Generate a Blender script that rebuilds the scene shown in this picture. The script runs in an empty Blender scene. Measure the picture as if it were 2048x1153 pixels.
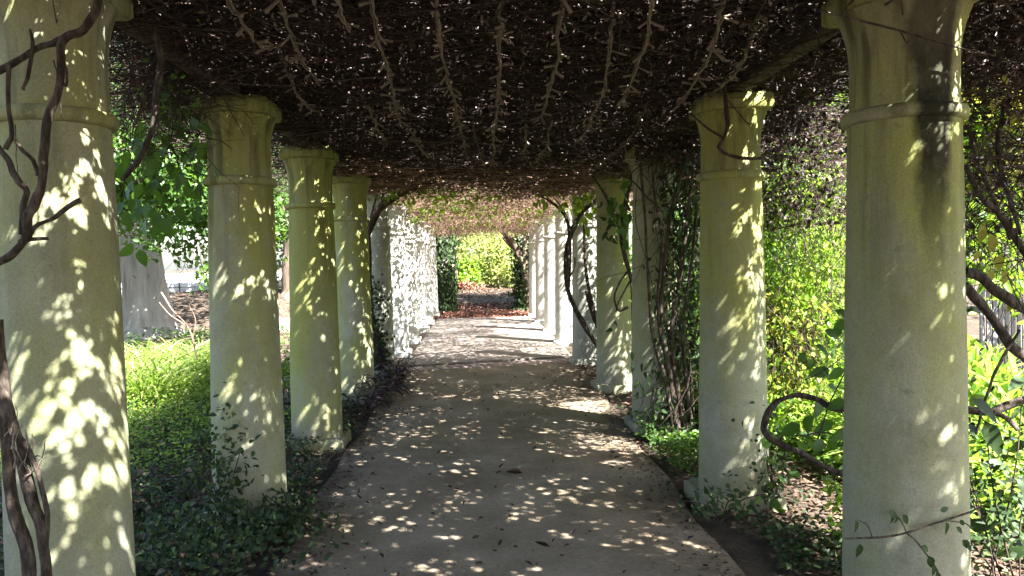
import bpy, math, random
import numpy as np
from mathutils import Matrix, Vector
R = math.radians
rng = np.random.default_rng(7)
random.seed(7)
scn = bpy.context.scene
COL = scn.collection

# ------------------------------------------------------------------ camera
F, W, H = 1593.0, 2048.0, 1153.0
EYE = 1.68
ROLL = R(1.2)
yc = np.array([(958 - W / 2) / F, (H / 2 - 525) / F, -1.0]); yc /= np.linalg.norm(yc)
zc = np.array([-math.sin(ROLL), math.cos(ROLL), 0.0]); zc -= yc * zc.dot(yc); zc /= np.linalg.norm(zc)
xc = np.cross(yc, zc)
C2W = np.array([xc, yc, zc])            # rows: world axes seen from the camera
cam = bpy.data.cameras.new('camera'); co = bpy.data.objects.new('camera', cam); COL.objects.link(co)
M4 = Matrix.Identity(4)
for i in range(3):
    for j in range(3): M4[i][j] = C2W[i][j]
M4.translation = (0, 0, EYE)
co.matrix_world = M4
cam.sensor_width = 36; cam.lens = 36 * F / W; cam.clip_start = .05; cam.clip_end = 2000
scn.camera = co
# ------------------------------------------------------------------ sky and sun
SUN_EL, SUN_AZ = R(50), R(135)          # from behind on the right
SUN = np.array([math.sin(SUN_AZ) * math.cos(SUN_EL), math.cos(SUN_AZ) * math.cos(SUN_EL), math.sin(SUN_EL)])
wd = bpy.data.worlds.new('World'); scn.world = wd; wd.use_nodes = True
nt = wd.node_tree
sky = nt.nodes.new('ShaderNodeTexSky'); sky.sky_type = 'NISHITA'; sky.sun_disc = False
sky.sun_elevation = SUN_EL; sky.sun_rotation = SUN_AZ; sky.dust_density = 2.0; sky.air_density = 1.0
nt.links.new(sky.outputs[0], nt.nodes['Background'].inputs[0])
nt.nodes['Background'].inputs[1].default_value = .05
sl = bpy.data.lights.new('sun', 'SUN'); sl.energy = 5.0; sl.angle = R(.5); sl.color = (1, .985, .955)
so = bpy.data.objects.new('sun', sl); COL.objects.link(so)
so.rotation_euler = Vector(SUN).to_track_quat('Z', 'Y').to_euler()
vs = scn.view_settings
vs.view_transform = 'Standard'; vs.look = 'None'; vs.gamma = 1; vs.use_curve_mapping = False
vs.exposure = 3.72
scn.cycles.max_bounces = 8; scn.cycles.diffuse_bounces = 4; scn.cycles.transmission_bounces = 4
scn.cycles.use_denoising = True

# ------------------------------------------------------------------ helpers
def at(px, py, D):
    """point seen at photo pixel (px, py), D metres along the colonnade"""
    d = C2W @ np.array([(px - W / 2) / F, (H / 2 - py) / F, -1.0])
    return np.array([0, 0, EYE]) + d * (D / d[1])
def onz(px, py, z):
    d = C2W @ np.array([(px - W / 2) / F, (H / 2 - py) / F, -1.0])
    return np.array([0, 0, EYE]) + d * ((z - EYE) / d[2])
def sstep(a, b, x):
    t = np.clip((np.asarray(x, float) - a) / (b - a), 0, 1); return t * t * (3 - 2 * t)
class Noise:
    def __init__(s, seed): s.g = np.random.default_rng(seed).random((64, 64))
    def v(s, x, y):
        x = np.asarray(x, float); y = np.asarray(y, float)
        xi = np.floor(x).astype(int); yi = np.floor(y).astype(int)
        fx = x - xi; fy = y - yi; fx = fx * fx * (3 - 2 * fx); fy = fy * fy * (3 - 2 * fy)
        g = lambda a, b: s.g[a % 64, b % 64]
        return (g(xi, yi) * (1 - fx) + g(xi + 1, yi) * fx) * (1 - fy) + (g(xi, yi + 1) * (1 - fx) + g(xi + 1, yi + 1) * fx) * fy
    def f(s, x, y, o=3):
        t = 0; a = 1; n = 0
        for k in range(o): t = t + a * s.v(x * 2 ** k + 7 * k, y * 2 ** k + 3 * k); n += a; a *= .5
        return t / n
NZ = Noise(3); NZ2 = Noise(11)
def gz(x, y):
    """ground height"""
    x = np.asarray(x, float); y = np.asarray(y, float)
    side = np.maximum(sstep(1.25, 1.9, -x), sstep(1.6, 2.3, x))
    z = -.03 + side * (.08 * (NZ.f(x * 1.3, y * 1.3) - .35)) + .42 * sstep(25, 35, y) * sstep(-14, -7, x)
    return z + .75 * sstep(22, 27, y) * sstep(-5.5, -7, x) * sstep(50, 40, y)
def unit(v): return v / (np.linalg.norm(v, axis=-1, keepdims=True) + 1e-9)
def rdirs(n):
    return unit(rng.normal(size=(n, 3)))

class Geo:
    def __init__(s): s.v = []; s.f = []; s.r = []; s.n = 0
    def add(s, v, f, r=.5):
        v = np.asarray(v, float).reshape(-1, 3); f = np.asarray(f, int)
        s.v.append(v); s.f.append(f + s.n); s.n += len(v)
        s.r.append(np.full(len(f), r) if np.isscalar(r) else np.asarray(r, float))
    def box(s, c, size, rot=0, r=.5, bev=.0):
        c = np.asarray(c, float); hx, hy, hz = np.asarray(size) / 2
        if bev:
            b = bev; rings = []
            for z, k in ((-hz, b), (-hz + b, 0), (hz - b, 0), (hz, b)):
                X, Y = hx - k, hy - k
                rings.append([(-X + b, -Y, z), (X - b, -Y, z), (X, -Y + b, z), (X, Y - b, z), (X - b, Y, z), (-X + b, Y, z), (-X, Y - b, z), (-X, -Y + b, z)])
            v = np.array(rings).reshape(-1, 3); f = []
            for a in range(3):
                for k in range(8): f.append((a * 8 + k, a * 8 + (k + 1) % 8, a * 8 + 8 + (k + 1) % 8, a * 8 + 8 + k))
            for o, rev in ((0, 1), (24, 0)):
                q = [(o, o + 1, o + 2, o + 7), (o + 7, o + 2, o + 3, o + 6), (o + 6, o + 3, o + 4, o + 5)]
                f += [t[::-1] if rev else t for t in q]
        else:
            v = np.array([(x, y, z) for z in (-hz, hz) for x, y in ((-hx, -hy), (hx, -hy), (hx, hy), (-hx, hy))])
            f = [(3, 2, 1, 0), (4, 5, 6, 7), (0, 1, 5, 4), (1, 2, 6, 5), (2, 3, 7, 6), (3, 0, 4, 7)]
        ca, sa = math.cos(rot), math.sin(rot)
        v = np.stack([v[:, 0] * ca - v[:, 1] * sa, v[:, 0] * sa + v[:, 1] * ca, v[:, 2]], 1) + c
        s.add(v, f, r)
    def build(s, name, mat, parent=None, smooth=False, kind=None, link=True):
        me = bpy.data.meshes.new(name)
        v = np.concatenate(s.v)
        if parent is not None and getattr(parent, 'location', None) is not None and s.world:
            v = v - np.array(world_loc(parent))
        me.vertices.add(len(v)); me.vertices.foreach_set('co', v.ravel().astype(np.float32))
        idx = np.concatenate([f.ravel() for f in s.f]); tot = np.concatenate([np.full(len(f), f.shape[1]) for f in s.f])
        me.loops.add(len(idx)); me.loops.foreach_set('vertex_index', idx.astype(np.int32))
        st = np.concatenate([[0], np.cumsum(tot)[:-1]])
        me.polygons.add(len(tot)); me.polygons.foreach_set('loop_start', st.astype(np.int32))
        a = me.attributes.new('rnd', 'FLOAT', 'FACE'); a.data.foreach_set('value', np.concatenate(s.r).astype(np.float32))
        me.update(calc_edges=True)
        if smooth: me.shade_smooth()
        me.materials.append(mat)
        o = bpy.data.objects.new(name, me)
        if link: COL.objects.link(o)
        if parent is not None: o.parent = parent
        if kind: o['kind'] = kind
        return o
    world = True
def world_loc(o):
    l = np.array(o.location, float)
    while o.parent is not None: o = o.parent; l = l + np.array(o.location, float)
    return l
def tag(o, label, cat, group=None, kind='thing'):
    o['label'] = label; o['category'] = cat; o['kind'] = kind
    if group: o['group'] = group
    return o
def empty(name, loc, label, cat, group=None):
    o = bpy.data.objects.new(name, None); COL.objects.link(o); o.location = [float(q) for q in loc]; o.empty_display_size = .1
    return tag(o, label, cat, group)

def catmull(P, n):
    P = np.asarray(P, float); P = np.vstack([2 * P[0] - P[1], P, 2 * P[-1] - P[-2]]); out = []
    for i in range(1, len(P) - 2):
        for t in np.linspace(0, 1, n, endpoint=False):
            a, b, c, d = P[i - 1:i + 3]
            out.append(.5 * (2 * b + (c - a) * t + (2 * a - 5 * b + 4 * c - d) * t * t + (3 * b - a - 3 * c + d) * t ** 3))
    out.append(P[-2]); return np.array(out)
def tube(g, P, rad, sides=8, knob=0.0, r=.5, cap=True):
    P = np.asarray(P, float); K = len(P)
    rad = np.interp(np.linspace(0, 1, K), np.linspace(0, 1, len(rad)), rad) if not np.isscalar(rad) else np.full(K, rad)
    T = unit(np.gradient(P, axis=0))
    up = np.array([0.31, .2, .93]); N = []
    n = np.cross(T[0], up); n = n / (np.linalg.norm(n) + 1e-9)
    for t in T:
        n = n - t * n.dot(t); n = n / (np.linalg.norm(n) + 1e-9); N.append(n)
    N = np.array(N); B = np.cross(T, N)
    a = np.linspace(0, 2 * np.pi, sides, endpoint=False)
    rr = rad[:, None] * np.ones((K, sides))
    if knob:
        nz_ = Noise(int(rng.integers(1e6))); kk = np.arange(K)[:, None]; aa = a[None]; ph = rng.uniform(0, 6)
        rr = rr * (1 + knob * (1.1 * (nz_.v(kk * .13 + 0 * aa, 5 + 0 * kk * aa) - .5) + .9 * (nz_.v(kk * .09 + np.cos(aa) * 1.3 + 20, np.sin(aa) * 1.3 + 20 + 0 * kk) - .5) + .35 * np.sin(3 * aa + kk * .22 + ph) + .12 * (rng.random((K, sides)) - .5)))
    V = P[:, None] + rr[..., None] * (np.cos(a)[None, :, None] * N[:, None] + np.sin(a)[None, :, None] * B[:, None])
    i = np.arange(K - 1)[:, None] * sides; j = np.arange(sides)[None]; j2 = (j + 1) % sides
    f = np.stack([i + j, i + j2, i + sides + j2, i + sides + j], -1).reshape(-1, 4)
    g.add(V.reshape(-1, 3), f, r)
    if cap and sides <= 8:
        for base, rev in (((K - 1) * sides, 0), (0, 1)):
            c = V[-1 if not rev else 0]
            if sides == 8: q = [(0, 1, 2, 3), (0, 3, 4, 7), (7, 4, 5, 6)]
            elif sides == 6: q = [(0, 1, 2, 3), (0, 3, 4, 5)]
            elif sides == 5: q = [(0, 1, 2, 3), (0, 3, 4, 4)]
            elif sides == 4: q = [(0, 1, 2, 3)]
            else: q = []
            q = [t for t in q if len(set(t)) == 4]
            if q: g.add(c, [t[::-1] if rev else t for t in q], r)
def twigs(g, P, r0, r1, r=None, sides=3):
    """many thin curves at once, P (N, K, 3)"""
    N, K = P.shape[:2]
    T = unit(np.gradient(P, axis=1)); ref = rdirs(N)[:, None]
    n = unit(np.cross(T, ref)); b = np.cross(T, n)
    a = np.linspace(0, 2 * np.pi, sides, endpoint=False)
    rr = (np.asarray(r0).reshape(-1, 1) * (1 - np.linspace(0, 1, K)) + np.asarray(r1).reshape(-1, 1) * np.linspace(0, 1, K))
    V = P[:, :, None] + rr[:, :, None, None] * (np.cos(a)[:, None] * n[:, :, None] + np.sin(a)[:, None] * b[:, :, None])
    base = (np.arange(N) * K * sides)[:, None, None]; i = (np.arange(K - 1) * sides)[None, :, None]; j = np.arange(sides)[None, None]
    j2 = (j + 1) % sides
    f = np.stack([base + i + j, base + i + j2, base + i + sides + j2, base + i + sides + j], -1).reshape(-1, 4)
    rv = rng.random(N) if r is None else r
    g.add(V.reshape(-1, 3), f, np.repeat(rv, (K - 1) * sides))
def rand_twigs(g, C, D, L, rad, curl=.35, K=3, r=None, zmin=None, mask=None, keep=.3):
    """curves of length L from C along D with random bend"""
    N = len(C); P = [C]; d = D
    for k in range(K - 1):
        d = unit(d + curl * rng.normal(size=(N, 3))); P.append(P[-1] + d * (np.asarray(L).reshape(-1, 1) / (K - 1)))
    P = np.stack(P, 1)
    if zmin is not None: P[..., 2] = np.maximum(P[..., 2], zmin + .03 * rng.random((N, 1)))
    rad = np.asarray(rad)
    if mask is not None:
        ok = ~mask(np.concatenate([P, .5 * (P[:, 1:] + P[:, :-1]), .75 * P[:, 1:] + .25 * P[:, :-1], .25 * P[:, 1:] + .75 * P[:, :-1]], 1)) | (rng.random(N) < keep)
        P, rad = P[ok], rad[ok]
    twigs(g, P, rad, rad * .5, r)
def leaves(g, C, A, N, L, Wd, r=None, detail=1, droop=.15):
    """leaf blades from base C along A with normal N"""
    n = len(C); A = unit(A); S = unit(np.cross(A, N)); N = np.cross(S, A)
    L = np.asarray(L, float).reshape(-1, 1) * np.ones((n, 1)); Wd = np.asarray(Wd, float).reshape(-1, 1) * np.ones((n, 1))
    rv = rng.random(n) if r is None else (np.full(n, r) if np.isscalar(r) else r)
    if detail == 0:
        V = np.stack([C, C + A * L * .45 + S * Wd * .5 + N * Wd * .12, C + A * L - N * L * droop, C + A * L * .45 - S * Wd * .5 + N * Wd * .12], 1)
        b = np.arange(n)[:, None] * 4
        g.add(V.reshape(-1, 3), b + np.array([[0, 1, 2, 3]]), rv)
    else:
        V = np.stack([C, C + A * L * .28 + S * Wd * .48 + N * Wd * .14, C + A * L * .65 + S * Wd * .36 + N * Wd * .1 - N * L * droop * .5, C + A * L - N * L * droop,
                      C + A * L * .65 - S * Wd * .36 + N * Wd * .1 - N * L * droop * .5, C + A * L * .28 - S * Wd * .48 + N * Wd * .14], 1)
        b = np.arange(n)[:, None] * 6
        f = np.stack([b + np.array([[0, 1, 2, 3]]), b + np.array([[0, 3, 4, 5]])], 1).reshape(-1, 4)
        g.add(V.reshape(-1, 3), f, np.repeat(rv, 2))
def lathe(g, prof, n=40, wob=0.0, seed=0, r=.5, cap=False):
    prof = np.array(prof, float); K = len(prof)
    a = np.linspace(0, 2 * np.pi, n, endpoint=False)
    nz = Noise(seed)
    A, Z = np.meshgrid(a, prof[:, 1]); rr = np.repeat(prof[:, :1], n, 1)
    if wob: rr = rr + wob * (nz.f(np.cos(A) * 2 + 9 + Z * 1.2, np.sin(A) * 2 + 9 + Z * 2.1) - .5)
    V = np.stack([rr * np.cos(A), rr * np.sin(A), Z], -1).reshape(-1, 3)
    i = np.arange(K - 1)[:, None] * n; j = np.arange(n)[None]; j2 = (j + 1) % n
    g.add(V, np.stack([i + j, i + j2, i + n + j2, i + n + j], -1).reshape(-1, 4), r)

# ------------------------------------------------------------------ materials
def newmat(name):
    m = bpy.data.materials.new(name); m.use_nodes = True
    t = m.node_tree; return m, t, t.nodes['Principled BSDF'], t.nodes['Material Output']
def ramp(t, src, stops):
    n = t.nodes.new('ShaderNodeValToRGB'); cr = n.color_ramp
    while len(cr.elements) < len(stops): cr.elements.new(.5)
    for e, (p, c) in zip(cr.elements, stops): e.position = p; e.color = (*c, 1)
    t.links.new(src, n.inputs[0]); return n.outputs[0]
def noise(t, scale, detail=6, rough=.6, vec=None, stretch=None):
    n = t.nodes.new('ShaderNodeTexNoise'); n.inputs['Scale'].default_value = scale; n.inputs['Detail'].default_value = detail
    n.inputs['Roughness'].default_value = rough
    if vec is None:
        tc = t.nodes.new('ShaderNodeTexCoord'); vec = tc.outputs['Object']
    if stretch:
        mp = t.nodes.new('ShaderNodeMapping'); mp.inputs['Scale'].default_value = stretch; t.links.new(vec, mp.inputs[0]); vec = mp.outputs[0]
    t.links.new(vec, n.inputs['Vector']); return n.outputs[0]
def mth(t, op, a, b=None, clamp=False):
    n = t.nodes.new('ShaderNodeMath'); n.operation = op; n.use_clamp = clamp
    for k, q in enumerate((a, b)):
        if q is None: continue
        if isinstance(q, (int, float)): n.inputs[k].default_value = q
        else: t.links.new(q, n.inputs[k])
    return n.outputs[0]
def mixc(t, f, a, b, mode='MIX'):
    n = t.nodes.new('ShaderNodeMix'); n.data_type = 'RGBA'; n.blend_type = mode
    for k, q in ((0, f), (6, a), (7, b)):
        if isinstance(q, (int, float)): n.inputs[k].default_value = q
        elif isinstance(q, tuple): n.inputs[k].default_value = (*q, 1)
        else: t.links.new(q, n.inputs[k])
    return n.outputs[2]
def bump(t, bs, h, dist, strength=1):
    n = t.nodes.new('ShaderNodeBump'); n.inputs['Distance'].default_value = dist; n.inputs['Strength'].default_value = strength
    t.links.new(h, n.inputs['Height']); t.links.new(n.outputs[0], bs.inputs['Normal'])
def rndattr(t):
    a = t.nodes.new('ShaderNodeAttribute'); a.attribute_name = 'rnd'; return a.outputs['Fac']
def leafmat(name, stops, transl=.4, tcol=None, rough=.55, spec=.3):
    m, t, b, out = newmat(name)
    c = ramp(t, rndattr(t), stops)
    n = noise(t, 9, 3); c = mixc(t, mth(t, 'MULTIPLY', n, .35), c, tuple(.5 * q for q in stops[0][1]))
    t.links.new(c, b.inputs['Base Color']); b.inputs['Roughness'].default_value = rough; b.inputs['Specular IOR Level'].default_value = spec
    if transl:
        tr = t.nodes.new('ShaderNodeBsdfTranslucent'); mx = t.nodes.new('ShaderNodeMixShader'); mx.inputs[0].default_value = transl
        tc = mixc(t, .6, c, tcol or (.25, .35, .03)); t.links.new(tc, tr.inputs[0])
        t.links.new(b.outputs[0], mx.inputs[1]); t.links.new(tr.outputs[0], mx.inputs[2]); t.links.new(mx.outputs[0], out.inputs[0])
    return m
def barkmat(name, stops, scale=14, stretch=(1, 1, .25), bd=.01, rough=.9):
    m, t, b, out = newmat(name)
    n = noise(t, scale, 8, .65, stretch=stretch); v = mth(t, 'ADD', mth(t, 'MULTIPLY', n, .8), mth(t, 'MULTIPLY', rndattr(t), .3))
    t.links.new(ramp(t, v, stops), b.inputs['Base Color']); b.inputs['Roughness'].default_value = rough; b.inputs['Specular IOR Level'].default_value = .2
    bump(t, b, n, bd); return m

def plaster(stain=False):
    m, t, b, out = newmat('stained_plaster' if stain else 'weathered_plaster')
    oi = t.nodes.new('ShaderNodeObjectInfo'); tc = t.nodes.new('ShaderNodeTexCoord')
    off = t.nodes.new('ShaderNodeVectorMath'); off.operation = 'ADD'
    rv = t.nodes.new('ShaderNodeCombineXYZ'); t.links.new(mth(t, 'MULTIPLY', oi.outputs['Random'], 37.0), rv.inputs[0]); t.links.new(mth(t, 'MULTIPLY', oi.outputs['Random'], 11.0), rv.inputs[2])
    t.links.new(tc.outputs['Object'], off.inputs[0]); t.links.new(rv.outputs[0], off.inputs[1]); vec = off.outputs[0]
    sp = t.nodes.new('ShaderNodeSeparateColor'); t.links.new(oi.outputs['Color'], sp.inputs[0])
    algae, streak, dirt = sp.outputs[0], sp.outputs[1], sp.outputs[2]
    big = noise(t, 1.6, 7, .68, vec, (1.6, 1.6, .7)); fine = noise(t, 22, 8, .7, vec); mid = noise(t, 5, 6, .65, vec)
    base = ramp(t, mid, [(.3, (.37, .355, .315)), (.5, (.54, .53, .485)), (.72, (.64, .63, .59))])
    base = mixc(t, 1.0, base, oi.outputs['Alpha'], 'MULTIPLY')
    am = ramp(t, big, [(.33, (0, 0, 0)), (.62, (1, 1, 1))])
    zq = t.nodes.new('ShaderNodeSeparateXYZ'); t.links.new(tc.outputs['Object'], zq.inputs[0]); wet = t.nodes.new('ShaderNodeMapRange')
    wet.inputs[1].default_value = .1; wet.inputs[2].default_value = 1.9; wet.inputs[3].default_value = .42; wet.inputs[4].default_value = 1; t.links.new(zq.outputs[2], wet.inputs[0])
    am2 = mth(t, 'MULTIPLY', mth(t, 'ADD', mth(t, 'MULTIPLY', am, .7), .28), mth(t, 'MULTIPLY', algae, wet.outputs[0]), True)
    c = mixc(t, am2, base, (.265, .275, .085))
    st = noise(t, 5.5, 4, .6, vec, (1.6, 1.6, .10)); fs = noise(t, 30, 4, .6, vec, (1, 1, .08))
    zz = t.nodes.new('ShaderNodeSeparateXYZ'); t.links.new(tc.outputs['Object'], zz.inputs[0])
    hi = t.nodes.new('ShaderNodeMapRange'); hi.inputs[1].default_value = 1.3; hi.inputs[2].default_value = 2.75; t.links.new(zz.outputs[2], hi.inputs[0])
    sm = ramp(t, st, [(.50, (0, 0, 0)), (.62, (1, 1, 1))])
    sm = mth(t, 'MULTIPLY', mth(t, 'MULTIPLY', sm, hi.outputs[0]), streak, True)
    sf = ramp(t, fs, [(.45, (0, 0, 0)), (.7, (1, 1, 1))])
    hi2 = t.nodes.new('ShaderNodeMapRange'); hi2.inputs[1].default_value = 2.3; hi2.inputs[2].default_value = 2.75; t.links.new(zz.outputs[2], hi2.inputs[0])
    sm2 = mth(t, 'MULTIPLY', mth(t, 'MULTIPLY', sf, hi2.outputs[0]), streak, True)
    c = mixc(t, mth(t, 'MULTIPLY', sm, .88), c, (.055, .055, .03)); c = mixc(t, mth(t, 'MULTIPLY', sm2, .7), c, (.09, .10, .03))
    if stain:
        wx = mth(t, 'ADD', mth(t, 'ABSOLUTE', mth(t, 'ADD', mth(t, 'ADD', zz.outputs[0], -.005), mth(t, 'MULTIPLY', mth(t, 'SUBTRACT', noise(t, 3.5, 6, .7), .5), .13))), 0)
        wid = t.nodes.new('ShaderNodeMapRange'); wid.inputs[1].default_value = 1.55; wid.inputs[2].default_value = 2.6; wid.inputs[3].default_value = .015; wid.inputs[4].default_value = .10; t.links.new(zz.outputs[2], wid.inputs[0])
        q = mth(t, 'SUBTRACT', 1, mth(t, 'MULTIPLY', mth(t, 'SUBTRACT', wx, mth(t, 'MULTIPLY', wid.outputs[0], .75)), 28), True)
        q = mth(t, 'MULTIPLY', q, mth(t, 'LESS_THAN', zz.outputs[1], 0)); zr = t.nodes.new('ShaderNodeMapRange'); zr.inputs[1].default_value = 1.5; zr.inputs[2].default_value = 2.1; t.links.new(zz.outputs[2], zr.inputs[0])
        q = mth(t, 'MULTIPLY', mth(t, 'MULTIPLY', q, zr.outputs[0]), .96); c = mixc(t, q, c, (.014, .014, .008))
    lo = t.nodes.new('ShaderNodeMapRange'); lo.inputs[1].default_value = .45; lo.inputs[2].default_value = 0; t.links.new(zz.outputs[2], lo.inputs[0])
    dm = mth(t, 'MULTIPLY', mth(t, 'MULTIPLY', lo.outputs[0], mid), mth(t, 'MULTIPLY', dirt, 1.4), True)
    c = mixc(t, dm, c, (.14, .12, .085))
    sk = ramp(t, fine, [(.30, (1, 1, 1)), (.42, (0, 0, 0))]); c = mixc(t, mth(t, 'MULTIPLY', sk, .5), c, (.12, .11, .08))
    gr = noise(t, 120, 3, .7, vec); c = mixc(t, .35, c, ramp(t, gr, [(.35, (.35, .35, .33)), (.65, (1, 1, 1))]), 'MULTIPLY')
    vo = t.nodes.new('ShaderNodeTexVoronoi'); vo.feature = 'DISTANCE_TO_EDGE'; vo.inputs['Scale'].default_value = 1.7
    wv = t.nodes.new('ShaderNodeMix'); wv.data_type = 'VECTOR'; wv.inputs[0].default_value = .18; t.links.new(vec, wv.inputs[4])
    nn = t.nodes.new('ShaderNodeTexNoise'); nn.inputs['Scale'].default_value = 4; t.links.new(vec, nn.inputs['Vector']); t.links.new(nn.outputs['Color'], wv.inputs[5]); t.links.new(wv.outputs[1], vo.inputs['Vector'])
    ck = mth(t, 'MULTIPLY', mth(t, 'LESS_THAN', vo.outputs[0], .0025), mth(t, 'GREATER_THAN', noise(t, 1.6, 3, .6, vec), .57)); c = mixc(t, mth(t, 'MULTIPLY', ck, .3), c, (.12, .11, .08))
    blot = ramp(t, noise(t, 2.6, 7, .7, vec, (1, 1, .5)), [(.52, (0, 0, 0)), (.68, (1, 1, 1))]); c = mixc(t, mth(t, 'MULTIPLY', blot, mth(t, 'MULTIPLY', streak, .45)), c, (.15, .14, .09))
    t.links.new(c, b.inputs['Base Color']); b.inputs['Roughness'].default_value = .9; b.inputs['Specular IOR Level'].default_value = .15
    bump(t, b, mth(t, 'ADD', mth(t, 'MULTIPLY', fine, .6), mid), .010, .8)
    return m
def ground_mat(name, stops, s1=3, s2=40, bd=.02, crack=False):
    m, t, b, out = newmat(name)
    n1 = noise(t, s1, 6, .6); n2 = noise(t, s2, 6, .7)
    v = mth(t, 'ADD', mth(t, 'MULTIPLY', n1, .65), mth(t, 'MULTIPLY', n2, .35))
    c = ramp(t, v, stops)
    sp = ramp(t, noise(t, 160, 3, .6), [(.36, (0, 0, 0)), (.44, (1, 1, 1))]); c = mixc(t, sp, mixc(t, .45, c, (.03, .028, .025)), c)
    t.links.new(c, b.inputs['Base Color']); b.inputs['Roughness'].default_value = .92; b.inputs['Specular IOR Level'].default_value = .2
    bump(t, b, n2, bd); return m
M = {}
M['plaster'] = plaster(); M['plaster_stained'] = plaster(True)
M['concrete'] = ground_mat('worn_concrete', [(.3, (.12, .088, .056)), (.45, (.20, .155, .105)), (.58, (.28, .225, .162)), (.75, (.37, .31, .235))], 1.4, 30, .008)
def edge_dirt(m, c0, c1, w0, w1):
    t = m.node_tree; b = t.nodes['Principled BSDF']; tc = t.nodes.new('ShaderNodeTexCoord'); sx = t.nodes.new('ShaderNodeSeparateXYZ'); t.links.new(tc.outputs['Object'], sx.inputs[0])
    d = mth(t, 'ADD', mth(t, 'ABSOLUTE', mth(t, 'ADD', sx.outputs[0], -c0)), mth(t, 'MULTIPLY', mth(t, 'SUBTRACT', noise(t, 3.2, 8, .7), .5), 1.1))
    mr = t.nodes.new('ShaderNodeMapRange'); mr.inputs[1].default_value = w0; mr.inputs[2].default_value = w1; t.links.new(d, mr.inputs[0])
    src = b.inputs['Base Color'].links[0].from_socket
    st = ramp(t, noise(t, 1.0, 6, .65), [(.5, (0, 0, 0)), (.66, (1, 1, 1))])
    c = mixc(t, mth(t, 'MULTIPLY', st, .45), src, (.085, .07, .04)); c = mixc(t, mth(t, 'MULTIPLY', mr.outputs[0], .8), c, c1)
    t.links.new(c, b.inputs['Base Color'])
edge_dirt(M['concrete'], .14, (.05, .036, .023), 1.0, 1.5)
M['concrete2'] = ground_mat('pale_concrete', [(.3, (.14, .115, .098)), (.5, (.225, .188, .165)), (.7, (.30, .255, .228))], 1.6, 30, .005)
M['soil'] = ground_mat('soil', [(.3, (.022, .016, .011)), (.5, (.055, .04, .028)), (.7, (.12, .09, .064))], 1.1, 14, .04)
edge_dirt(M['concrete2'], .14, (.10, .075, .05), 1.15, 1.75)
M['brick'] = ground_mat('brick_clay', [(.3, (.2, .15, .13)), (.5, (.33, .25, .22)), (.7, (.42, .34, .31))], 6, 50, .004)
M['bark'] = barkmat('vine_bark', [(.3, (.010, .008, .006)), (.5, (.035, .026, .020)), (.62, (.085, .066, .052)), (.85, (.2, .165, .135))], 42, (1, 1, .35), .02)
M['tan_bark'] = barkmat('dry_vine_bark', [(.3, (.06, .048, .037)), (.55, (.16, .13, .10)), (.8, (.33, .28, .225))], 40, (1, 1, .4), .004)
M['trunk'] = barkmat('pale_tree_bark', [(.36, (.05, .044, .036)), (.47, (.20, .185, .16)), (.6, (.27, .255, .225)), (.75, (.36, .34, .30))], 6, (1, 1, .10), .09)
M['dark_trunk'] = barkmat('tree_bark', [(.3, (.035, .025, .018)), (.55, (.10, .075, .055)), (.8, (.2, .15, .11))], 9, (1, 1, .15), .04)
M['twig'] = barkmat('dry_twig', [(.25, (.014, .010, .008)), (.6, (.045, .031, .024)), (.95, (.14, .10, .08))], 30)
M['twig_tan'] = barkmat('sunlit_tan_twig', [(.25, (.12, .07, .05)), (.6, (.31, .205, .15)), (.95, (.5, .37, .27))], 30)  # tan lightened to imitate sun glow on the far canopy twigs
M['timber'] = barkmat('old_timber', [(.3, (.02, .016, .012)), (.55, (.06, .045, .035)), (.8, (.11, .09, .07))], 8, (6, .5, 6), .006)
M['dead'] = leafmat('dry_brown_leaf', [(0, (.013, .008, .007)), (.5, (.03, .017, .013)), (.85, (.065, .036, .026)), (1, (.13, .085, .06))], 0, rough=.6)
M['dead_far'] = leafmat('sunlit_tan_leaf', [(0, (.16, .08, .06)), (.4, (.34, .20, .135)), (.7, (.34, .28, .10)), (1, (.42, .42, .13))], .45, (.5, .38, .12))  # tan and yellow-green leaves, lightened too for the far canopy's sun glow
M['glint_flake'] = leafmat('pale_leaf_scrap', [(0, (.16, .10, .085)), (.5, (.36, .28, .25)), (1, (.55, .48, .45))], .3, (.5, .4, .35))  # pale colour stands in for bright glints in the canopy
M['litter'] = leafmat('leaf_litter', [(0, (.03, .016, .01)), (.5, (.08, .045, .027)), (.85, (.13, .075, .045)), (1, (.20, .14, .095))], 0, rough=.7)
M['litter_red'] = leafmat('red_leaf_litter', [(0, (.09, .03, .02)), (.5, (.20, .075, .045)), (.8, (.30, .13, .08)), (1, (.42, .28, .2))], 0, rough=.7)
M['ivy'] = leafmat('dark_ivy_leaf', [(0, (.012, .022, .008)), (.5, (.024, .046, .014)), (.88, (.05, .082, .025)), (1, (.12, .15, .06))], .15, (.08, .14, .015), .55, .2)
M['green'] = leafmat('green_leaf', [(0, (.025, .06, .012)), (.5, (.05, .11, .02)), (1, (.10, .17, .03))], .4, (.16, .30, .02), .45)
M['bright'] = leafmat('yellow_green_leaf', [(0, (.022, .06, .008)), (.3, (.09, .18, .015)), (.65, (.20, .29, .03)), (1, (.40, .44, .10))], .5, (.28, .46, .03), .45)
M['yellow'] = leafmat('yellowing_leaf', [(0, (.16, .18, .02)), (.5, (.26, .25, .04)), (1, (.36, .30, .07))], .45, (.45, .42, .05), .5)
M['pale'] = leafmat('pale_yellow_green_leaf', [(0, (.10, .16, .03)), (.5, (.24, .28, .075)), (1, (.40, .38, .14))], .4, (.4, .45, .1), .5)
M['grey_green'] = leafmat('grey_green_leaf', [(0, (.04, .075, .03)), (.5, (.08, .125, .055)), (1, (.15, .19, .10))], .35, (.18, .28, .08), .45)
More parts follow.
